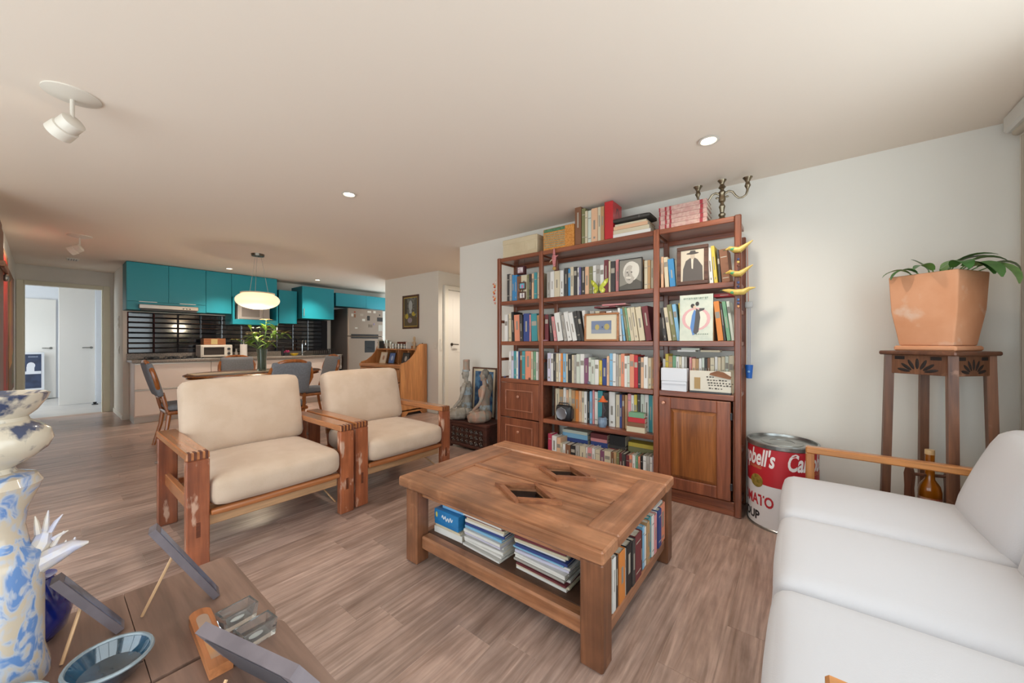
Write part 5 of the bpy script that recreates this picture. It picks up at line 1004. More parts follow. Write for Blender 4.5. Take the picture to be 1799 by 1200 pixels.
MG = [('#c9c2b8', 'small white note magnet', .06, .42, .05, .06), ('#9c4a33', 'reddish round magnet', .12, .5, .035, .035), ('#8a5a3c', 'brown long magnet', .12, .4, .04, .07), ('#d0cac0', 'white paper magnet', .3, .33, .07, .05), ('#2b2624', 'narrow black magnet', .42, .35, .06, .1), ('#cfc6ba', 'white bow magnet', .42, .52, .09, .045), ('#d6cfc4', 'pale bow magnet', .56, .52, .06, .05), ('#a99a8a', 'beige clip magnet', .25, .44, .08, .05), ('#332c2b', 'wide dark card magnet', .66, .34, .14, .09), ('#7a6a5c', 'grey-brown card magnet', .45, .2, .09, .06), ('#c6beb3', 'pale strip magnet', .14, .16, .06, .03), ('#8f7f9a', 'lilac small magnet', .56, .25, .035, .045), ('#2c2523', 'tiny black magnet', .7, .47, .03, .03), ('#b9b2a8', 'white photo magnet with green picture', .68, .12, .1, .14)]
for c, nm, y, z, w, h in MG:
    y = y / .8 * wf; o = build('fridge_magnet', MB().box(0, 0, 0, .004, w, h, 0, .0015), mat('mag' + c, c, .6), None); o.location = (fx + .0005, f0 + min(y, wf - w - .01), zs + z); tag(o, nm + ' on the freezer door', 'magnet', 'magnets on the freezer door')
# things on the worktop
def KY(u, x=-8.05): return PX(u, 600, x).y
hob = thing('cooktop', 'black gas cooktop set into the granite worktop', 'cooktop', (-8.05, KY(300), ctz + .0005))
build('glass_plate', MB().box(-.2, -.36, 0, .22, .36, .008, 0, .003), BLACK, hob)
for i, (x, y, r) in enumerate(((-.08, -.22, .05), (.1, -.22, .04), (-.08, .02, .05), (.1, .02, .04), (0, .24, .06))):
    b = build('burner', MB().at(tr(x, y, .008)).lathe([(r, 0), (r, .012), (r * .7, .018), (r * .68, .024)], 14), DARK, hob); gr = MB()
    for a in (0, 90): gr.at(tr(x, y, 0) @ rot('Z', a)).box(-r - .03, -.006, .03, r + .03, .006, .042).box(-r - .03, -.006, .008, -r - .018, .006, .03).box(r + .018, -.006, .008, r + .03, .006, .03)
    build('grate', gr, BLACK, hob).parent = b
for i in range(4): build('knob', MB().cyl(.19, -.1 + i * .07, .008, .03, .016, n=10), DARK, hob)
tv_ = thing('toaster_oven', 'white and black toaster oven on the kitchen worktop', 'toaster oven', (-8.12, KY(353, -7.9), ctz + .0005)); w = KY(409, -7.9) - KY(353, -7.9); OW = mat('oven_white', '#cfc8bd', .4)
build('body', MB().box(-.12, 0, .015, .2, w, .225, 0, .006), OW, tv_); build('door', MB().box(.2, .02, .03, .21, w * .76, .205, 0, .003), OW, tv_); build('door_glass', MB().box(.21, .04, .055, .213, w * .73, .185, 0, .002), mat('oven_glass', '#403a36', .15), tv_); build('door_handle', MB().tube([(.225, .06, .19), (.225, w * .7, .19)], .007, 8), ALU, tv_)
for z in (.075, .155): build('knob', MB().at(tr(.2, w * .88, z) @ rot('Y', 90)).cyl(0, 0, 0, .018, .022, n=14), DARK, tv_)
for yy in (.04, w - .04): build('foot', MB().cyl(.15, yy, 0, .016, .014, n=8).cyl(-.08, yy, 0, .016, .014, n=8), BLACK, tv_)
wbx = thing('wooden_box', 'orange-brown wooden box on top of the toaster oven', 'box', (-8.08, KY(360, -7.9), ctz + .2265)); w = KY(399, -7.9) - KY(360, -7.9)
build('crate', MB().box(-.1, 0, 0, .1, w, .11, 0, .004), wood('crate_wood', '#b0703f', '#8f5530', 'y', 1, .5), wbx); build('label', MB().box(.1, w * .33, .012, .102, w * .62, .1), mat('crate_label', '#b7a06a', .6), wbx)
pr2 = thing('paper_towel', 'white paper towel roll standing on the worktop', 'paper towel', (-7.98, KY(428, -7.98), ctz + .0005)); build('base', MB().cyl(0, 0, 0, .012, .075, n=18), STEEL, pr2); build('roll', MB().cyl(0, 0, .012, .235, .055, n=20), mat('paper_white', '#d6d0ca', .9), pr2); build('rod', MB().cyl(0, 0, .235, .3, .008, n=8).ball((0, 0, .3), .012, 8), STEEL, pr2)
sb = thing('soap_bottle', 'small clear bottle with a silver cap beside toaster oven', 'bottle', (-7.98, KY(415, -7.98), ctz + .0005)); build('bottle', MB().lathe([(.025, 0), (.026, .08), (.012, .11), (.011, .13)], 14), mat('bottle_grey', '#7d7873', .2), sb); build('cap', MB().cyl(0, 0, .13, .155, .013, n=10), CHROME, sb)
fc = thing('faucet', 'tall curved chrome kitchen faucet at the sink', 'faucet', (-8.2, KY(531, -8.2), ctz + .0005)); build('base', MB().lathe([(.028, 0), (.028, .02), (.016, .04)], 14), CHROME, fc)
build('spout', MB().tube([(0, 0, .03), (0, 0, .22)] + [(.08 - .08 * math.cos(a * PI / 8), -.0, .26 + .08 * math.sin(a * PI / 8)) for a in range(0, 9)] + [(.16, 0, .22)], .013, 8), CHROME, fc); build('lever', MB().tube([(0, .0, .05), (.02, .07, .09)], .007, 6), CHROME, fc)
sp = thing('sprayer', 'dark soap dispenser pump beside the sink', 'dispenser', (-8.15, KY(497, -8.15), ctz + .0005)); build('bottle', MB().lathe([(.03, 0), (.03, .1), (.012, .13), (.012, .15)], 14), BLACK, sp); build('pump', MB().tube([(0, 0, .15), (0, 0, .19), (.05, 0, .19)], .007, 6), BLACK, sp)
fwp = thing('flower_pot', 'small pot with magenta flowers on the worktop', 'plant', (-8.05, KY(504, -8.05), ctz + .0005)); build('pot', MB().lathe([(.025, 0), (.035, .06), (.031, .06), (.024, .05)], 12), DARK, fwp)
for i in range(6): build('flower', MB().ball((.025 * math.cos(i), .03 * math.sin(i * 1.7), .075 + .012 * (i % 3)), .017, 7), mat('magenta', '#9c2456', .6), fwp)
bo2 = thing('bowl', 'bright yellow bowl on the kitchen worktop', 'bowl', (-7.93, KY(517, -7.93), ctz + .0005)); build('bowl', MB().lathe([(.03, 0), (.055, .02), (.075, .05), (.07, .05), (.05, .025), (.02, .012)], 18), mat('bowl_yellow', '#d8b431', .4), bo2); build('foot_ring', MB().lathe([(.032, -.0), (.034, .004), (.03, .006)], 14), mat('bowl_yellow', '#d8b431', .4), bo2)
dr2 = thing('dish_rack', 'black wire dish rack on the end of the worktop', 'dish rack', (-8.05, KY(570, -8.05), ctz + .0005)); rk = MB()
for i in range(9): y = -.17 + i * .0425; rk.tube([(-.13, y, .12), (-.12, y, .015), (.12, y, .015), (.13, y, .12)], .0035, 5)
build('wires', rk, BLACK, dr2); build('rim', MB().tube([(-.13, -.18, .12), (.13, -.18, .12), (.13, .18, .12), (-.13, .18, .12)], .006, 6, closed=True), BLACK, dr2); build('tray', MB().box(-.14, -.19, 0, .14, .19, .012, 0, .003), DARK, dr2)
tw_ = MB(); n = 12
tp = [(.012 * math.sin(i * 1.1), -.011 * i) for i in range(n)]
tw_.prism(tp + [(a + .004, b) for a, b in tp[::-1]], 0, .3, 'z')
o = build('tea_towel', tw_.at(tr(0, 0, 0)).box(-.012, -.13, .3, .05, .0, .308, 0, .003), mat('towel_white', '#cbc6c0', .95, h2='#8d8780', vs=22), None); o.location = (FRX + .035, CY1 + .03, ctz - .3); tag(o, 'white patterned tea towel hanging over the end of the worktop', 'towel')

# ------------------------------------------------------------------ dining set
DW = wood('dining_wood', '#a9642f', '#7d431d', 'y', .7, .25, coat=.5); DWZ = wood('dining_wood_z', '#b0682f', '#85471f', 'z', .7, .25, coat=.5); UPH = mat('upholstery_grey', '#7d7f85', .95, h2='#74767c', vs=60, bump=.2, bs=200)
DX, DY, DZ = -5.88, 1.84, .825
dt = thing('dining_table', 'oval wooden dining table under the pendant lamp', 'table', (DX, DY, 0))
def oval(m, a, b, z0, z1, n=36): m.lathe([(1 - .03 / a, z0), (1, z0 + .01), (1, z1 - .012), (1 - .02 / a, z1)], n, sx=a, sy=b); return m
build('tabletop', oval(MB(), .56, .8, DZ - .035, DZ), DW, dt); build('rim_moulding', oval(MB(), .53, .77, DZ - .065, DZ - .035), DW, dt)
build('pedestal', MB().lathe([(.12, .1), (.09, .16), (.07, .3), (.1, .42), (.08, .55), (.11, .66), (.2, .72), (.22, DZ - .065)], 20), DWZ, dt)
for k in range(4): build('foot', MB().at(rot('Z', 45 + 90 * k)).tube([(.06, 0, .2), (.2, 0, .13), (.34, 0, .05), (.4, 0, .025)], [.04, .035, .03, .025], 8), DWZ, dt)
rn = thing('table_runner', 'cream cloth runner laid along the oval dining table', 'table runner', (DX, DY, DZ + .0005)); build('cloth', MB().box(-.17, -.72, 0, .17, .5, .003), mat('runner_cream', '#cdbfaa', .9), rn, False); build('hem', MB().box(-.175, -.73, 0, .175, -.715, .004).box(-.175, .495, 0, .175, .51, .004), mat('runner_hem', '#b59f83', .9), rn, False)
def dchair():
    t = thing('dining_chair', 'x', 'chair', (0, 0, 0), 0, 'grey upholstered dining chairs')      # sits facing local +x
    build('seat', MB().rbox((-.21, -.23, .44), (.23, .23, .505), .03, 6, (0, 0, .015)), UPH, t, True, 80); build('seat_rail', MB().rbox((-.22, -.24, .39), (.24, .24, .44), .02, 5), DWZ, t)
    P = []
    for i in range(24):
        a = 2 * PI * i / 24; c, s_ = math.cos(a), math.sin(a); w = .235 * (1 if s_ > 0 else .82 + .1 * abs(c)); P.append((-.25 - .06 * (s_ + 1), w * (abs(c) ** .8) * (1 if c > 0 else -1), .80 + .21 * (abs(s_) ** .85) * (1 if s_ > 0 else -1)))
    build('back_frame', MB().tube(P, .021, 8, closed=True), DWZ, t)
    b = MB().at(tr(-.31, 0, .80) @ rot('Y', -15)).rbox((-.03, -.215, -.2), (.03, .215, .2), .03, 8, (.012, 0, 0)); build('back_pad', b, UPH, t, True, 80)
    for s_ in (-1, 1):
        build('leg', MB().tube([(.2, s_ * .2, .4), (.215, s_ * .212, .3), (.205, s_ * .205, .15), (.225, s_ * .215, .0)], [.028, .026, .015, .02], 8), DWZ, t)
        build('leg', MB().tube([(-.19, s_ * .18, .42), (-.21, s_ * .185, .25), (-.27, s_ * .2, .0)], [.024, .02, .018], 8), DWZ, t); build('back_post', MB().tube([(-.2, s_ * .19, .42), (-.225, s_ * .185, .52), (-.25, s_ * .17, .65)], .02, 8), DWZ, t)
    build('stretcher', MB().tube([(.205, -.205, .17), (.205, .205, .17)], .011, 6), DWZ, t)
    return t
dc = dchair(); dc.location = (-5.03, 1.80, 0); dc.rotation_euler = (0, 0, math.radians(180)); dc['label'] = 'grey upholstered dining chair with its back to the armchairs'
dup(dc, (-6.18, 2.66, 0), math.radians(-88), 'grey upholstered dining chair at the fridge end of the oval table')
dup(dc, (-5.86, 1.08, 0), math.radians(90), 'grey upholstered dining chair at the doorway end of the oval table')
dup(dc, (-6.62, 1.88, 0), 0, 'grey upholstered dining chair between the oval table and the kitchen counter')
va = thing('flower_vase', 'clear glass vase of yellow-green lilies on the dining table', 'vase', (-5.9, 1.88, DZ + .004)); VG = mat('vase_glass', '#a9b5a5', .05, trans=.85, spec=.6)
build('vase', MB().lathe([(.05, 0), (.055, .02), (.052, .15), (.065, .3), (.062, .3), (.048, .15), (.045, .02)], 20), VG, va)
stm = MB(); FR = random.Random(3)
tips = []
for i in range(16):
    a = FR.uniform(0, 2 * PI); r = FR.uniform(.05, .27); z = FR.uniform(.42, .66) - r * .35 + (.1 if math.sin(a) > .2 else 0); tip = (r * math.cos(a), r * math.sin(a) * 1.1, z); tips.append(tip); stm = MB().tube([(.02 * math.cos(a), .02 * math.sin(a), .03), (.03 * math.cos(a), .03 * math.sin(a), .3), tip], .004, 5); build('stem', stm, mat('stem_green', '#56733a', .6), va)
LB = mat('bouquet_leaf', '#5f8a2f', .5, h2='#7da03a', vs=20); PB = mat('lily_petal', '#c9b35c', .6, h2='#d0a77d', vs=20); lm = MB().leaf(.13, .045, .5).__class__; leafm = None; petm = None
for i, tip in enumerate(tips):
    for k in range(4):
        if leafm is None: o = build('leaf', MB().leaf(.13, .05, .5), LB, va); leafm = o.data
        else: o = bpy.data.objects.new('leaf', leafm); COL.objects.link(o); o.parent = va
        t = FR.uniform(.55, 1); o.matrix_local = tr(tip[0] * t, tip[1] * t, .3 + (tip[2] - .3) * t) @ rot('Z', FR.uniform(0, 360)) @ rot('Y', FR.uniform(-60, 10))
    if i % 2 == 0 or i > 11:
        for k in range(5):
            if petm is None: o = build('petal', MB().leaf(.075, .034, .6), PB, va); petm = o.data
            else: o = bpy.data.objects.new('petal', petm); COL.objects.link(o); o.parent = va
            o.matrix_local = tr(*tip) @ rot('Z', 72 * k + 20 * i) @ rot('Y', -35)
# pendant lamp
PDX, PDY = -5.93, 1.84
pd_ = thing('pendant_lamp', 'oval glowing white glass pendant lamp over the dining table', 'lamp', (PDX, PDY, ZC))
build('canopy', MB().cyl(0, 0, -.03, 0, .075, .08, 24), mat('canopy_steel', '#6f665c', .3, 1), pd_)
glow = mat('lamp_glow', '#ffe3bd', .4, emis=.85); prof = [(.02, -.5 - .0)]
prof = [(.262 * math.cos(t), -.645 + .125 * math.sin(t)) for t in [(-PI / 2 + .05) + (PI - .1) * i / 16 for i in range(17)]]
build('shade', MB().lathe(prof, 32), glow, pd_); build('rim_ring', MB().lathe([(.2, -.555), (.205, -.545), (.2, -.54), (.19, -.545)], 28), mat('lamp_ring', '#cfc2ae', .4), pd_)
for a in (90, 210, 330): build('cable', MB().tube([(.04 * math.cos(math.radians(a)), .04 * math.sin(math.radians(a)), -.03), (.13 * math.cos(math.radians(a)), .13 * math.sin(math.radians(a)), -.54)], .0025, 5), mat('cable_grey', '#b5ada3', .5), pd_)

pl_ = bpy.data.lights.new('bulb', 'POINT'); pl_.energy = 18; pl_.color = (1, .84, .62); pl_.shadow_soft_size = .12; po_ = bpy.data.objects.new('bulb', pl_); COL.objects.link(po_); po_.parent = pd_; po_.location = (0, 0, -.92)
# ------------------------------------------------------------------ ceiling lights
EM = mat('led_warm', '#ffedd2', .4, emis=14)
def downlight(loc, label, e=16, cone=150, hue=(1, .88, .73)):
    t = thing('downlight', label, 'light', loc, 0, 'recessed ceiling lights'); build('ring', MB().lathe([(.055, -.004), (.058, -.008), (.045, -.01), (.036, .0)], 24, cap=False), mat('ring_white', '#dcd6cc', .4), t); build('lens', MB().cyl(0, 0, -.004, -.001, .036, n=20), EM, t)
    l = bpy.data.lights.new('bulb', 'SPOT'); l.energy = e; l.spot_size = math.radians(cone); l.spot_blend = 1; l.color = hue; l.shadow_soft_size = .04; o = bpy.data.objects.new('bulb', l); COL.objects.link(o); o.parent = t; o.location = (0, 0, -.02)
for (u, v), lab in (((1245, 245), 'recessed ceiling light above the right end of the bookcase'), ((613, 340), 'recessed ceiling light above the armchairs'), ((403, 471), 'recessed ceiling light before the turquoise cabinets, left of two'), ((558, 491), 'recessed ceiling light before the boxy turquoise cabinet')): downlight(tuple(PZ(u, v, ZC)), lab, 45 if u > 600 else 120, 150 if u > 600 else 105)
downlight((-11.0, -.9, ZC), 'added ceiling light, out of view, in the bedroom beyond the doorway', 120, 150, (1, .97, .93)); downlight((-4.1, 4.5, ZC), 'added unseen ceiling light in the hall behind the bookcase wall', 90)  # both lamps added out of view, to brighten the bedroom and the pier
def spot(loc, rz, label, e):
    t = thing('ceiling_spotlight', label, 'spotlight', loc, rz); sw = mat('spot_white', '#d8cfc2', .4)
    build('canopy', MB().lathe([(.1, 0), (.1, -.006), (.06, -.02), (.012, -.026)], 28), sw, t); build('stem', MB().tube([(0, 0, -.02), (0, 0, -.12), (.0, 0, -.13)], [.008, .008, .013], 10), sw, t)
    T = tr(0, 0, -.14) @ rot('Y', 58)
    hd_ = build('head', MB().at(T).lathe([(.03, .02), (.045, .01), (.045, -.035), (.043, -.038), (.05, -.042), (.052, -.09), (.048, -.09), (.046, -.06)], 24), sw, t); build('bulb_face', MB().at(T).cyl(0, 0, -.088, -.084, .046, n=22), EM, t).parent = hd_
    l = bpy.data.lights.new('bulb', 'SPOT'); l.energy = e; l.spot_size = math.radians(110); l.spot_blend = .7; l.color = (1, .86, .68); l.shadow_soft_size = .04; o = bpy.data.objects.new('bulb', l); COL.objects.link(o); o.parent = t; o.matrix_local = T @ tr(0, 0, -.1)
spot(tuple(PZ(127, 166, ZC)), math.radians(35), 'white ceiling spotlight on a short stem, nearest the camera', 40)
spot(tuple(PZ(140, 414, ZC)), math.radians(70), 'white ceiling spotlight on a short stem near the doorway', 22)

# ------------------------------------------------------------------ secretary desk against the pier
SD = wood('desk_wood_z', '#c98c56', '#a5693c', 'z', .7, .35, coat=.3); SDX = wood('desk_wood_x', '#c98c56', '#a5693c', 'x', .7, .35, coat=.3); dx0, dx1, dy0, dy1 = -6.36, -5.12, 3.6, 4.14
ds = thing('secretary_desk', 'orange-brown wooden secretary desk with scrolled sides against the pier', 'desk', ((dx0 + dx1) / 2, dy0, 0)); hw = (dx1 - dx0) / 2; dd = dy1 - dy0
for s_ in (-1, 1):
    prof = [(0, .08), (dd, .08), (dd, 1.2), (dd - .14, 1.2), (dd - .2, 1.16), (dd - .24, 1.06), (dd - .32, .97), (.12, .9), (.02, .875), (0, .84)]
    build('side_panel', MB().prism(prof, s_ * hw, s_ * (hw - .025), 'x'), SD, ds, False)
build('desktop', MB().box(-hw + .025, 0, .80, hw - .025, dd, .84, 0, .003), SDX, ds); build('front_edge', MB().box(-hw - .01, -.015, .79, hw + .01, 0, .845, 0, .005), SDX, ds)
build('back_panel', MB().box(-hw + .025, dd - .02, .1, hw - .025, dd, 1.16), SD, ds, False); build('upper_shelf', MB().box(-hw + .025, dd - .22, 1.085, hw - .025, dd - .02, 1.11, 0, .003), SDX, ds)
for x in (-.3, .05, .35): build('divider', MB().box(x, dd - .2, .84, x + .02, dd - .02, 1.085, 0, .002), SD, ds)
for i in range(3):
    for j in range(3):
        x0, x1 = -hw + .03 + (2 * hw - .06) * i / 3, -hw + .03 + (2 * hw - .06) * (i + 1) / 3; z0 = .12 + j * .225
        q = build('drawer', MB().box(x0 + .004, -.008, z0, x1 - .004, .3, z0 + .21, 0, .004), SDX, ds); build('knob', MB().ball(((x0 + x1) / 2, -.018, z0 + .105), .014, 8), mat('desk_knob', '#c08a52', .35), ds).parent = q
build('skirt', MB().prism([(-hw, 0), (-hw + .1, 0), (-hw + .16, .05), (0, .07), (hw - .16, .05), (hw - .1, 0), (hw, 0), (hw, .11), (-hw, .11)], .0, .02, 'y'), SDX, ds, False); build('skirt', MB().prism([(.0, 0), (.1, 0), (.15, .05), (dd - .15, .05), (dd - .1, 0), (dd, 0), (dd, .1), (0, .1)], hw - .02, hw, 'x'), SD, ds, False)
ux = lambda u, y=4.0: PY(u, 600, y).x
for k, (u, r, h, c) in enumerate(((674, .04, .15, '#a8a79a'), (681, .035, .12, '#b5b4a6'), (689, .028, .085, '#c2beb2'), (694, .026, .08, '#a9a59a'), (699, .026, .08, '#b9b5ab'), (704, .026, .08, '#a09c92'), (709, .024, .07, '#8f8c86'))):
    t = thing('tin_can', '%s silver tin on the desk shelf, %s from the fridge' % ('tall' if h > .1 else 'short', ORD[k + 1]), 'can', (ux(u), 4.02 if k > 1 else 4.07, 1.1105), 0, 'tins on the desk shelf'); build('body', MB().lathe([(r, 0), (r, h)], 16), mat('tin' + c, c, .3, .7), t); build('lid', MB().lathe([(r + .002, h), (r + .002, h + .006), (r - .006, h + .005)], 16), ALU, t); build('label', MB().lathe([(r + .0005, h * .25), (r + .0006, h * .7)], 16, cap=False), mat('tin_label', '#d0ccc0', .6), t)
sbx = thing('small_box', 'small reddish brown wooden box behind the tins on the desk', 'box', (ux(706, 4.07), 4.07, 1.1105)); build('case', MB().box(-.1, -.03, 0, .1, .04, .1, 0, .003), wood('boxred', '#7d3f28', '#5c2b1c', 'x', 1, .4), sbx); build('lid', MB().box(-.102, -.032, .1, .102, .042, .125, 0, .003), MATS['boxred'], sbx)
bt = thing('book_block', 'narrow white book upright at the end of the desk shelf', 'book', (ux(716), 3.97, 1.1105)); build('cover', MB().box(-.012, 0, 0, .012, .1, .12, 0, .002), CV['white'], bt); build('pages', MB().box(-.009, .001, .12, .009, .098, .121), PAGES, bt)
fgp = thing('figurine', 'pale slender wooden figurine on the desk top right', 'figurine', (ux(728, 4.05), 4.05, 1.1105)); build('body', MB().lathe([(.03, 0), (.032, .02), (.02, .06), (.03, .1), (.016, .14), (.022, .17), (.02, .2), (.006, .22)], 12), mat('figurine_pale', '#c4a582', .6), fgp); build('arm', MB().tube([(.02, 0, .13), (.05, -.01, .1)], [.009, .006], 6).tube([(-.02, 0, .13), (-.045, -.01, .1)], [.009, .006], 6), mat('figurine_pale', '#c4a582', .6), fgp)
dkp = thing('dark_ornament', 'small dark metal bird ornament on the desk top corner', 'ornament', (ux(742, 4.03), 4.03, 1.2005) if 0 else (ux(739, 4.06), 4.06, 1.1105)); build('body', MB().tube([(-.06, 0, .05), (-.02, 0, .06), (.03, 0, .075), (.06, 0, .1)], [.01, .024, .02, .006], 8), BLACK, dkp); build('leg', MB().tube([(0, 0, 0), (0, 0, .05)], .006, 6), BLACK, dkp)
for k, (u, c, lab) in enumerate(((671, '#cdbfae', 'cream picture in a pale frame on the desk, leftmost of three'), (686, '#5f77b0', 'blue picture in a dark frame on the desk, middle of three'), (710, '#4a4644', 'dark photo in a black frame on the desk, rightmost of three'))):
    framed('framed_photo', lab, 'picture frame', (ux(u, 3.86), 3.86, .8405), .19, .21, .014, mat('pf_pale', '#c9b69c', .5) if k == 0 else FD, 0, 14, 0, None, mat('pfp' + c, c, .5), [(ell(.5, .5, .2, .25), SEP('pf%d' % k, ['#a8826a', '#b9c6dd', '#b5afa8'][k]))])
for k, c in enumerate(('white', 'grey', 'cream', 'pale', 'dark')):
    mb, ms = book_mesh(.0138, .17 - .008 * k, .1, c); o = build('book', mb, ms, None, False); o.location = (-6.333 + k * .0148, 3.93, 1.1105); tag(o, '%s small book, %s from the fridge on the desk shelf' % (WORD.get(c, c), ORD[k + 1]), 'book', 'small books on the desk shelf')
# painting on the pier
x0, x1 = PY(707, 600, 4.15).x, PY(735.5, 600, 4.15).x; zt, zb = PY(721, 518, 4.15).z, PY(721, 577, 4.15).z
framed('framed_painting', 'tall dark street painting in a brown frame hanging on the pier', 'picture', ((x0 + x1) / 2, 4.147, zb), x1 - x0, zt - zb, .035, wood('frame_walnut', '#5c3a28', '#3d241a', 'z', 1, .4), 0, 0, .018, mat('mount_gold', '#b09648', .5), mat('painting_grey', '#77776f', .6, h2='#4c4a48', vs=25), [(ell(.5, .72, .14, .2), SEP('pale_dome', '#a9aeb0')), ([(.4, .45), (.6, .45), (.56, .7), (.44, .7)], SEP('pale_dome', '#a9aeb0')), ([(0, 0), (1, 0), (1, .3), (.6, .38), (.4, .35), (0, .42)], SEP('street', '#5d5340')), (ell(.2, .35, .13, .1), SEP('blossom_y', '#b3a03c')), (ell(.75, .42, .15, .08), SEP('blossom_y', '#b3a03c')), (ell(.45, .2, .18, .1), SEP('crowd', '#8f858c')), ([(0, .45), (.2, .42), (.25, .95), (0, 1)], SEP('facade', '#4c4436')), ([(.8, .42), (1, .45), (1, 1), (.78, .9)], SEP('facade2', '#5c5a55'))], dep=.016)

# ------------------------------------------------------------------ left wall pieces near the corridor
def canvas(label, x0, x1, z0, z1, shapes):
    t = thing('canvas_painting', label, 'painting', (x0, YL + .001, z0)); w, h = x1 - x0, z1 - z0
    build('canvas', MB().box(0, 0, 0, w, .018, h, 0, .003), mat('canvas_ground', '#8f6b4c', .7, h2='#7a5c44', vs=3), t)
    for i, (pts, m_) in enumerate(shapes): build('paint', MB().prism([(a * w, b * h) for a, b in pts], .018 + .0004 * i, .0188 + .0004 * i, 'y'), m_, t, False)
canvas('tall red canvas painting on the left wall, nearest the cabinet', -7.2, -6.2, .62, 2.2, [([(.05, .03), (.97, .03), (.95, .97), (.1, .95)], mat('paint_red', '#b5321f', .6, h2='#9c2a1c', vs=4)), ([(.1, .1), (.35, .05), (.3, .6)], mat('paint_brown', '#6b4a34', .6))])
canvas('tall yellow and orange canvas painting on the left wall near the corridor', -8.6, -7.4, .6, 2.1, [([(.3, .25), (.95, .2), (.9, .9), (.4, .97)], mat('paint_yellow', '#cf9636', .6, h2='#b9683a', vs=3)), ([(.05, .05), (.6, .05), (.4, .3), (.08, .35)], mat('paint_green', '#6b6a3a', .6, h2='#80703f', vs=5))])
sh = thing('wall_shelf', 'small wooden wall shelf with a grey bracket at the left edge', 'shelf', (-6.13, YL + .032, 1.9)); build('board', MB().box(-.03, 0, 0, .6, .03, .05, 0, .003), wood('shelf_wood', '#b0784c', '#8a5734', 'x', .8, .45), sh); build('bracket', MB().ball((-.0, .012, -.04), (.05, .02, .04), 10), mat('bracket_grey', '#8d8b86', .4, .5), sh)
tp_ = thing('tall_cabinet', 'tall brown wooden cabinet edge at the far left', 'cabinet', (-6.15, YL + .001, 0)); build('carcass', MB().box(0, 0, 0, .9, .02, 2.38, 0, .004), wood('tallcab_wood', '#8a5c3d', '#653f28', 'z', .8, .45), tp_); build('door', MB().box(.03, .02, .1, .87, .03, 2.3, 0, .003), MATS['tallcab_wood'], tp_)

# ------------------------------------------------------------------ foreground side tables and what stands on them
FT = wood('sidetable_wood', '#937465', '#6e5447', 'x', .6, .42, coat=.15, objvar=.05); TZ = .5
def side_table(label, x0, x1, y0, y1):
    t = thing('side_table', label, 'table', ((x0 + x1) / 2, (y0 + y1) / 2, 0), 0, 'pair of low side tables'); a, b = (x1 - x0) / 2, (y1 - y0) / 2; n = 3; r = .03
    for i in range(n):
        ya_, yb_ = -b + 2 * b * i / n + .0008, -b + 2 * b * (i + 1) / n - .0008
        pts = [(-a, ya_), (a, ya_), (a, yb_), (-a, yb_)]
        if i == n - 1:
            pts = [(-a, ya_), (a, ya_)] + [(a - r + r * math.cos(q * PI / 8), yb_ - r + r * math.sin(q * PI / 8)) for q in range(5)] + [(-a + r - r * math.sin(q * PI / 8), yb_ - r + r * math.cos(q * PI / 8)) for q in range(5)]
        build('top_board', MB().prism(pts, TZ - .028, TZ, 'z'), FT, t)
    for sx in (-1, 1):
        for sy in (-1, 1): build('leg', MB().box(sx * (a - .02), sy * (b - .02), 0, sx * (a - .065), sy * (b - .065), TZ - .028, 0, .004), FT, t)
    for sy in (-1, 1): build('apron', MB().box(-a + .065, sy * (b - .03), TZ - .09, a - .065, sy * (b - .05), TZ - .028, 0, .003), FT, t)
    for sx in (-1, 1): build('apron', MB().box(sx * (a - .03), -b + .065, TZ - .09, sx * (a - .05), b - .065, TZ - .028, 0, .003), FT, t)
side_table('low brown wooden side table with the glass dishes, nearer the armchair', -1.53, -1.09, -.35, .388); side_table('low brown wooden side table at the bottom edge of the picture', -1.078, -.6, -.35, .386)
TZ += .0005
# porcelain candlestick
m = bpy.data.materials.new('porcelain_blue_white'); m.use_nodes = True; nt = m.node_tree; b_ = nt.nodes['Principled BSDF']; mp = _coords(nt, (1, 1, .6), False); nz = _n(nt, 'ShaderNodeTexNoise'); nz.inputs['Scale'].default_value = 34; nz.inputs['Detail'].default_value = 3; nz.inputs['Distortion'].default_value = 1.2; nt.links.new(mp.outputs[0], nz.inputs['Vector'])
cr = _n(nt, 'ShaderNodeValToRGB'); E_ = cr.color_ramp.elements; E_[0].position = .37; E_[0].color = C('#6386ba'); E_[1].position = .56; E_[1].color = C('#c2b29d'); k_ = E_.new(.47); k_.color = C('#b3b7c2'); nt.links.new(nz.outputs[0], cr.inputs[0]); nt.links.new(cr.outputs[0], b_.inputs['Base Color']); b_.inputs['Roughness'].default_value = .25; b_.inputs['Coat Weight'].default_value = .5
PBW = m; PDK = mat('porcelain_dark', '#c9bca8', .25, h2='#3b4560', vs=26, vc=(.5, .6), coat=.5, scale=(1, 1, .7))
cs = thing('porcelain_candlestick', 'tall blue and white porcelain candlestick with a spiky handle', 'candlestick', (-1.32, -.067, TZ))
z = lambda v: 1.225 - (v - 601) / 828 - TZ
build('body', MB().lathe([(.078, 0), (.078, .02), (.07, z(1150)), (.07, z(990)), (.066, z(975)), (.05, z(960)), (.044, z(925)), (.048, z(895)), (.062, z(865)), (.068, z(850)), (.06, z(836)), (.034, z(828))], 32), PBW, cs); build('bulb', MB().lathe([(.034, z(828)), (.03, z(820)), (.055, z(806)), (.076, z(790)), (.083, z(775)), (.078, z(757)), (.062, z(745)), (.05, z(738))], 32), PDK, cs)
build('drip_dish', MB().lathe([(.05, z(738)), (.048, z(732)), (.06, z(722)), (.074, z(702)), (.078, z(692)), (.072, z(690)), (.05, z(700))], 32), PDK, cs)
hm = mat('handle_lavender', '#b9b6c6', .3, h2='#cdbfae', vs=30, coat=.4); T = tr(.02, .05, 0)
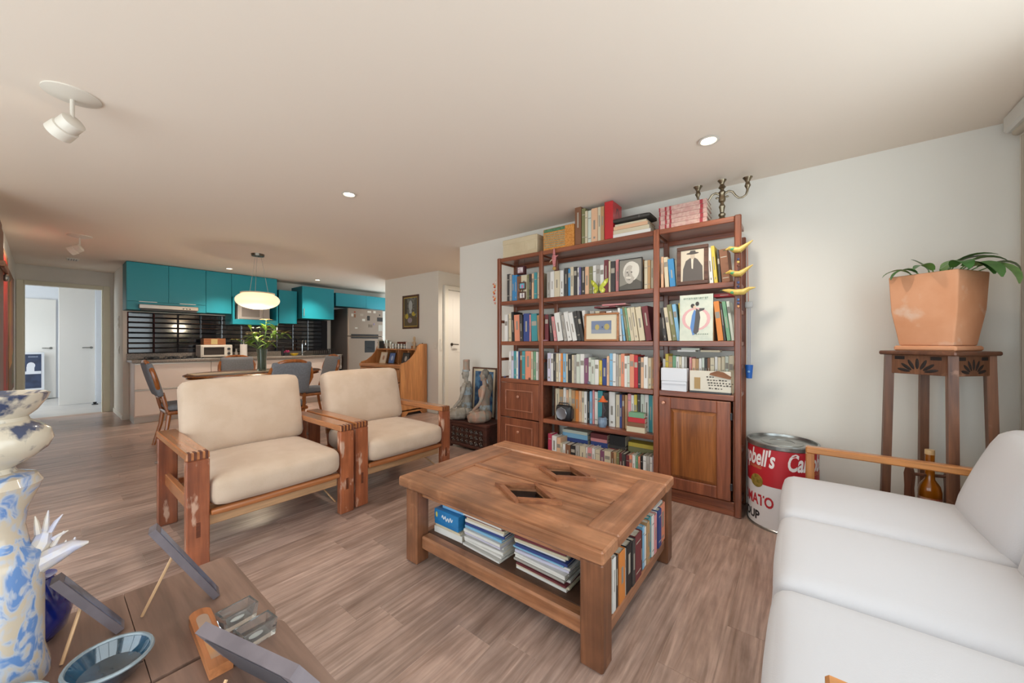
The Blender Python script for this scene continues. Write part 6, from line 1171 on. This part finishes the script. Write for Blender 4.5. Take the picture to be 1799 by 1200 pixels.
hb_ = MB().tube([(.01, .05, z(1005)), (.015, .085, z(992)), (.02, .11, z(984)), (.022, .132, z(985))], [.024, .02, .013, .003], 10).tube([(.0, .05, z(990)), (.005, .065, z(965)), (.0, .07, z(945))], [.018, .016, .01], 8); build('handle', hb_, hm, cs)
for i, (y, v0, dy, dv) in enumerate(((.06, 948, -.004, 34), (.07, 945, .004, 36), (.076, 950, .018, 28), (.08, 965, .022, 10), (.08, 978, .016, 24), (.095, 990, .004, 18), (.108, 986, .004, 15))): build('spike', MB().tube([(.01, y, z(v0)), (.012, y + dy * .5, z(v0 - dv * .6)), (.013, y + dy, z(v0 - dv))], [.0055, .004, .001], 6), hm, cs)
# cobalt vase
cv = thing('cobalt_vase', 'rounded cobalt blue glass vase behind the porcelain candlestick', 'vase', (-1.455, -.012, TZ)); build('vase', MB().lathe([(.03, 0), (.05, .02), (.06, .06), (.054, .1), (.036, .135), (.03, .15), (.034, .155), (.028, .152)], 24), mat('cobalt', '#16267a', .08, spec=.8, coat=.6, h2='#0c1238', vs=8), cv); build('base_ring', MB().lathe([(.032, 0), (.034, .006), (.03, .008)], 20), mat('cobalt', '#16267a', .08), cv)
# grey photo plaques propped on sticks
GP = mat('plaque_grey', '#675d61', .6, h2='#766b6f', vs=10); GD = mat('plaque_back', '#4a4448', .7); SK = mat('stick_pine', '#cfa57c', .6)
def plaque(label, A, B, wv, th, s0, s1):
    """slab from its foot A up to its head B, wv its width vector"""
    A, B, wv = Vector(A), Vector(B), Vector(wv); t = thing('photo_plaque', label, 'picture', tuple(A)); n = (B - A).cross(wv).normalized() * th; m = MB()
    c = [Vector(), wv, wv + (B - A), B - A]; m.add([tuple(p) for p in c] + [tuple(p + n) for p in c], [(3, 2, 1, 0), (4, 5, 6, 7), (0, 1, 5, 4), (1, 2, 6, 5), (2, 3, 7, 6), (3, 0, 4, 7)]); build('slab', m, GP, t, False)
    c = [wv * .1 + (B - A) * .06, wv * .9 + (B - A) * .06, wv * .9 + (B - A) * .94, wv * .1 + (B - A) * .94]
    for sgn, nm, mt in ((1, 'photo', mat('plaque_photo', '#2f3b52', .3, h2='#5f6f8a', vs=20)), (-1, 'backing', GD)):
        o_ = n * (1.01 if sgn > 0 else -.03); e_ = n * .04 * sgn; build(nm, MB().add([tuple(p + o_) for p in c] + [tuple(p + o_ + e_) for p in c], [(3, 2, 1, 0), (4, 5, 6, 7), (0, 1, 5, 4), (1, 2, 6, 5), (2, 3, 7, 6), (3, 0, 4, 7)]), mt, t, False)
    if s0: build('stick', MB().tube([tuple(Vector(s0) - A), tuple(Vector(s1) - A)], .0035, 6), SK, t)
    return t
plaque('grey photo plaque propped on a thin pale stick at the table far edge', (-1.338, .302, TZ), (-1.315, .168, .748), (.045, -.008, 0), .016, (-1.315, .215, .66), (-1.362, .16, TZ + .002))
plaque('grey photo plaque propped on a stick beside the cobalt vase', (-1.37, .115, TZ), (-1.345, .012, .685), (.04, -.004, 0), .016, (-1.335, .055, .6), (-1.3, .025, TZ + .002))
plaque('long grey photo plaque standing beside the glass dishes', (-1.0, .262, TZ), (-1.045, .205, .585), (.285, .082, 0), .024, (-.9, .225, .55), (-.86, .175, TZ + .002))
# clear glass dishes
def dish(label, x, y):
    t = thing('glass_dish', label, 'dish', (x, y, TZ), math.radians(97), 'pair of small clear glass dishes'); g = mat('clear_glass', '#eef3f4', .02, trans=.95, spec=.5); a, b, h = .035, .02, .04; e = .003
    v = [(-a, -b, 0), (a, -b, 0), (a, b, 0), (-a, b, 0), (-a - .004, -b - .004, h), (a + .004, -b - .004, h), (a + .004, b + .004, h), (-a - .004, b + .004, h)]; w_ = [(-a + e - .002, -b + e - .002, h), (a - e + .002, -b + e - .002, h), (a - e + .002, b - e + .002, h), (-a + e - .002, b - e + .002, h), (-a + .008, -b + .006, .01), (a - .008, -b + .006, .01), (a - .008, b - .006, .01), (-a + .008, b - .006, .01)]
    build('wall', MB().add(v + w_, [(3, 2, 1, 0)] + [(i, (i + 1) % 4, 4 + (i + 1) % 4, 4 + i) for i in range(4)] + [(4 + i, 4 + (i + 1) % 4, 8 + (i + 1) % 4, 8 + i) for i in range(4)] + [(8 + i, 8 + (i + 1) % 4, 12 + (i + 1) % 4, 12 + i) for i in range(4)] + [(12, 13, 14, 15)]), g, t, False); build('salt_oval', MB().ball((0, 0, .0125), (.016, .007, .003), 12), mat('dish_white', '#d8d6d2', .5), t)
dish('small clear glass dish near the front corner of side table', -1.14, .308); dish('small clear glass dish beside the long grey plaque', -1.04, .318)
# orange wooden block
wbk = thing('wooden_block', 'orange-brown wooden block with a rounded end under the grey plaque', 'block', (-1.12, .245, TZ), math.radians(-3))
pts = [(.13, -.02), (.13, .022)] + [(-.1 + .022 * math.cos(a * PI / 8 + PI / 2), .022 * math.sin(a * PI / 8 + PI / 2)) for a in range(9)]
build('block', MB().prism(pts, 0, .022, 'z'), wood('block_wood', '#c07c4e', '#95572f', 'x', .8, .45), wbk); build('inlay', MB().prism([(x * .75, y * .55) for x, y in pts], .022, .0228, 'z'), mat('inlay_grey', '#a58a78', .4, h2='#c08a5c', vs=14), wbk)
# glass bowls
def bowl(label, x, y, r, e, c, c2):
    t = thing('glass_bowl', label, 'bowl', (x, y, TZ), math.radians(20)); build('bowl', MB().lathe([(r * .4, 0), (r * .75, .012), (r, .042), (r * .97, .046), (r * .72, .018), (r * .35, .008)], 32, sy=e), mat('bowl' + c, c, .06, spec=.8, h2=c2, vs=9, coat=.7), t); build('rim', MB().tube([(r * .985 * math.cos(a * PI / 16), r * .985 * e * math.sin(a * PI / 16), .045) for a in range(32)], .004, 6, closed=True), mat('rim_grey', '#7f8a90', .2, spec=.7), t)
bowl('dark teal glass bowl with a grey rim on the side table', -1.168, .088, .07, .95, '#0c2733', '#27506b'); bowl('shallow dark glass bowl at the lower left corner', -1.15, -.06, .078, .9, '#1d3a40', '#5a6a6c')
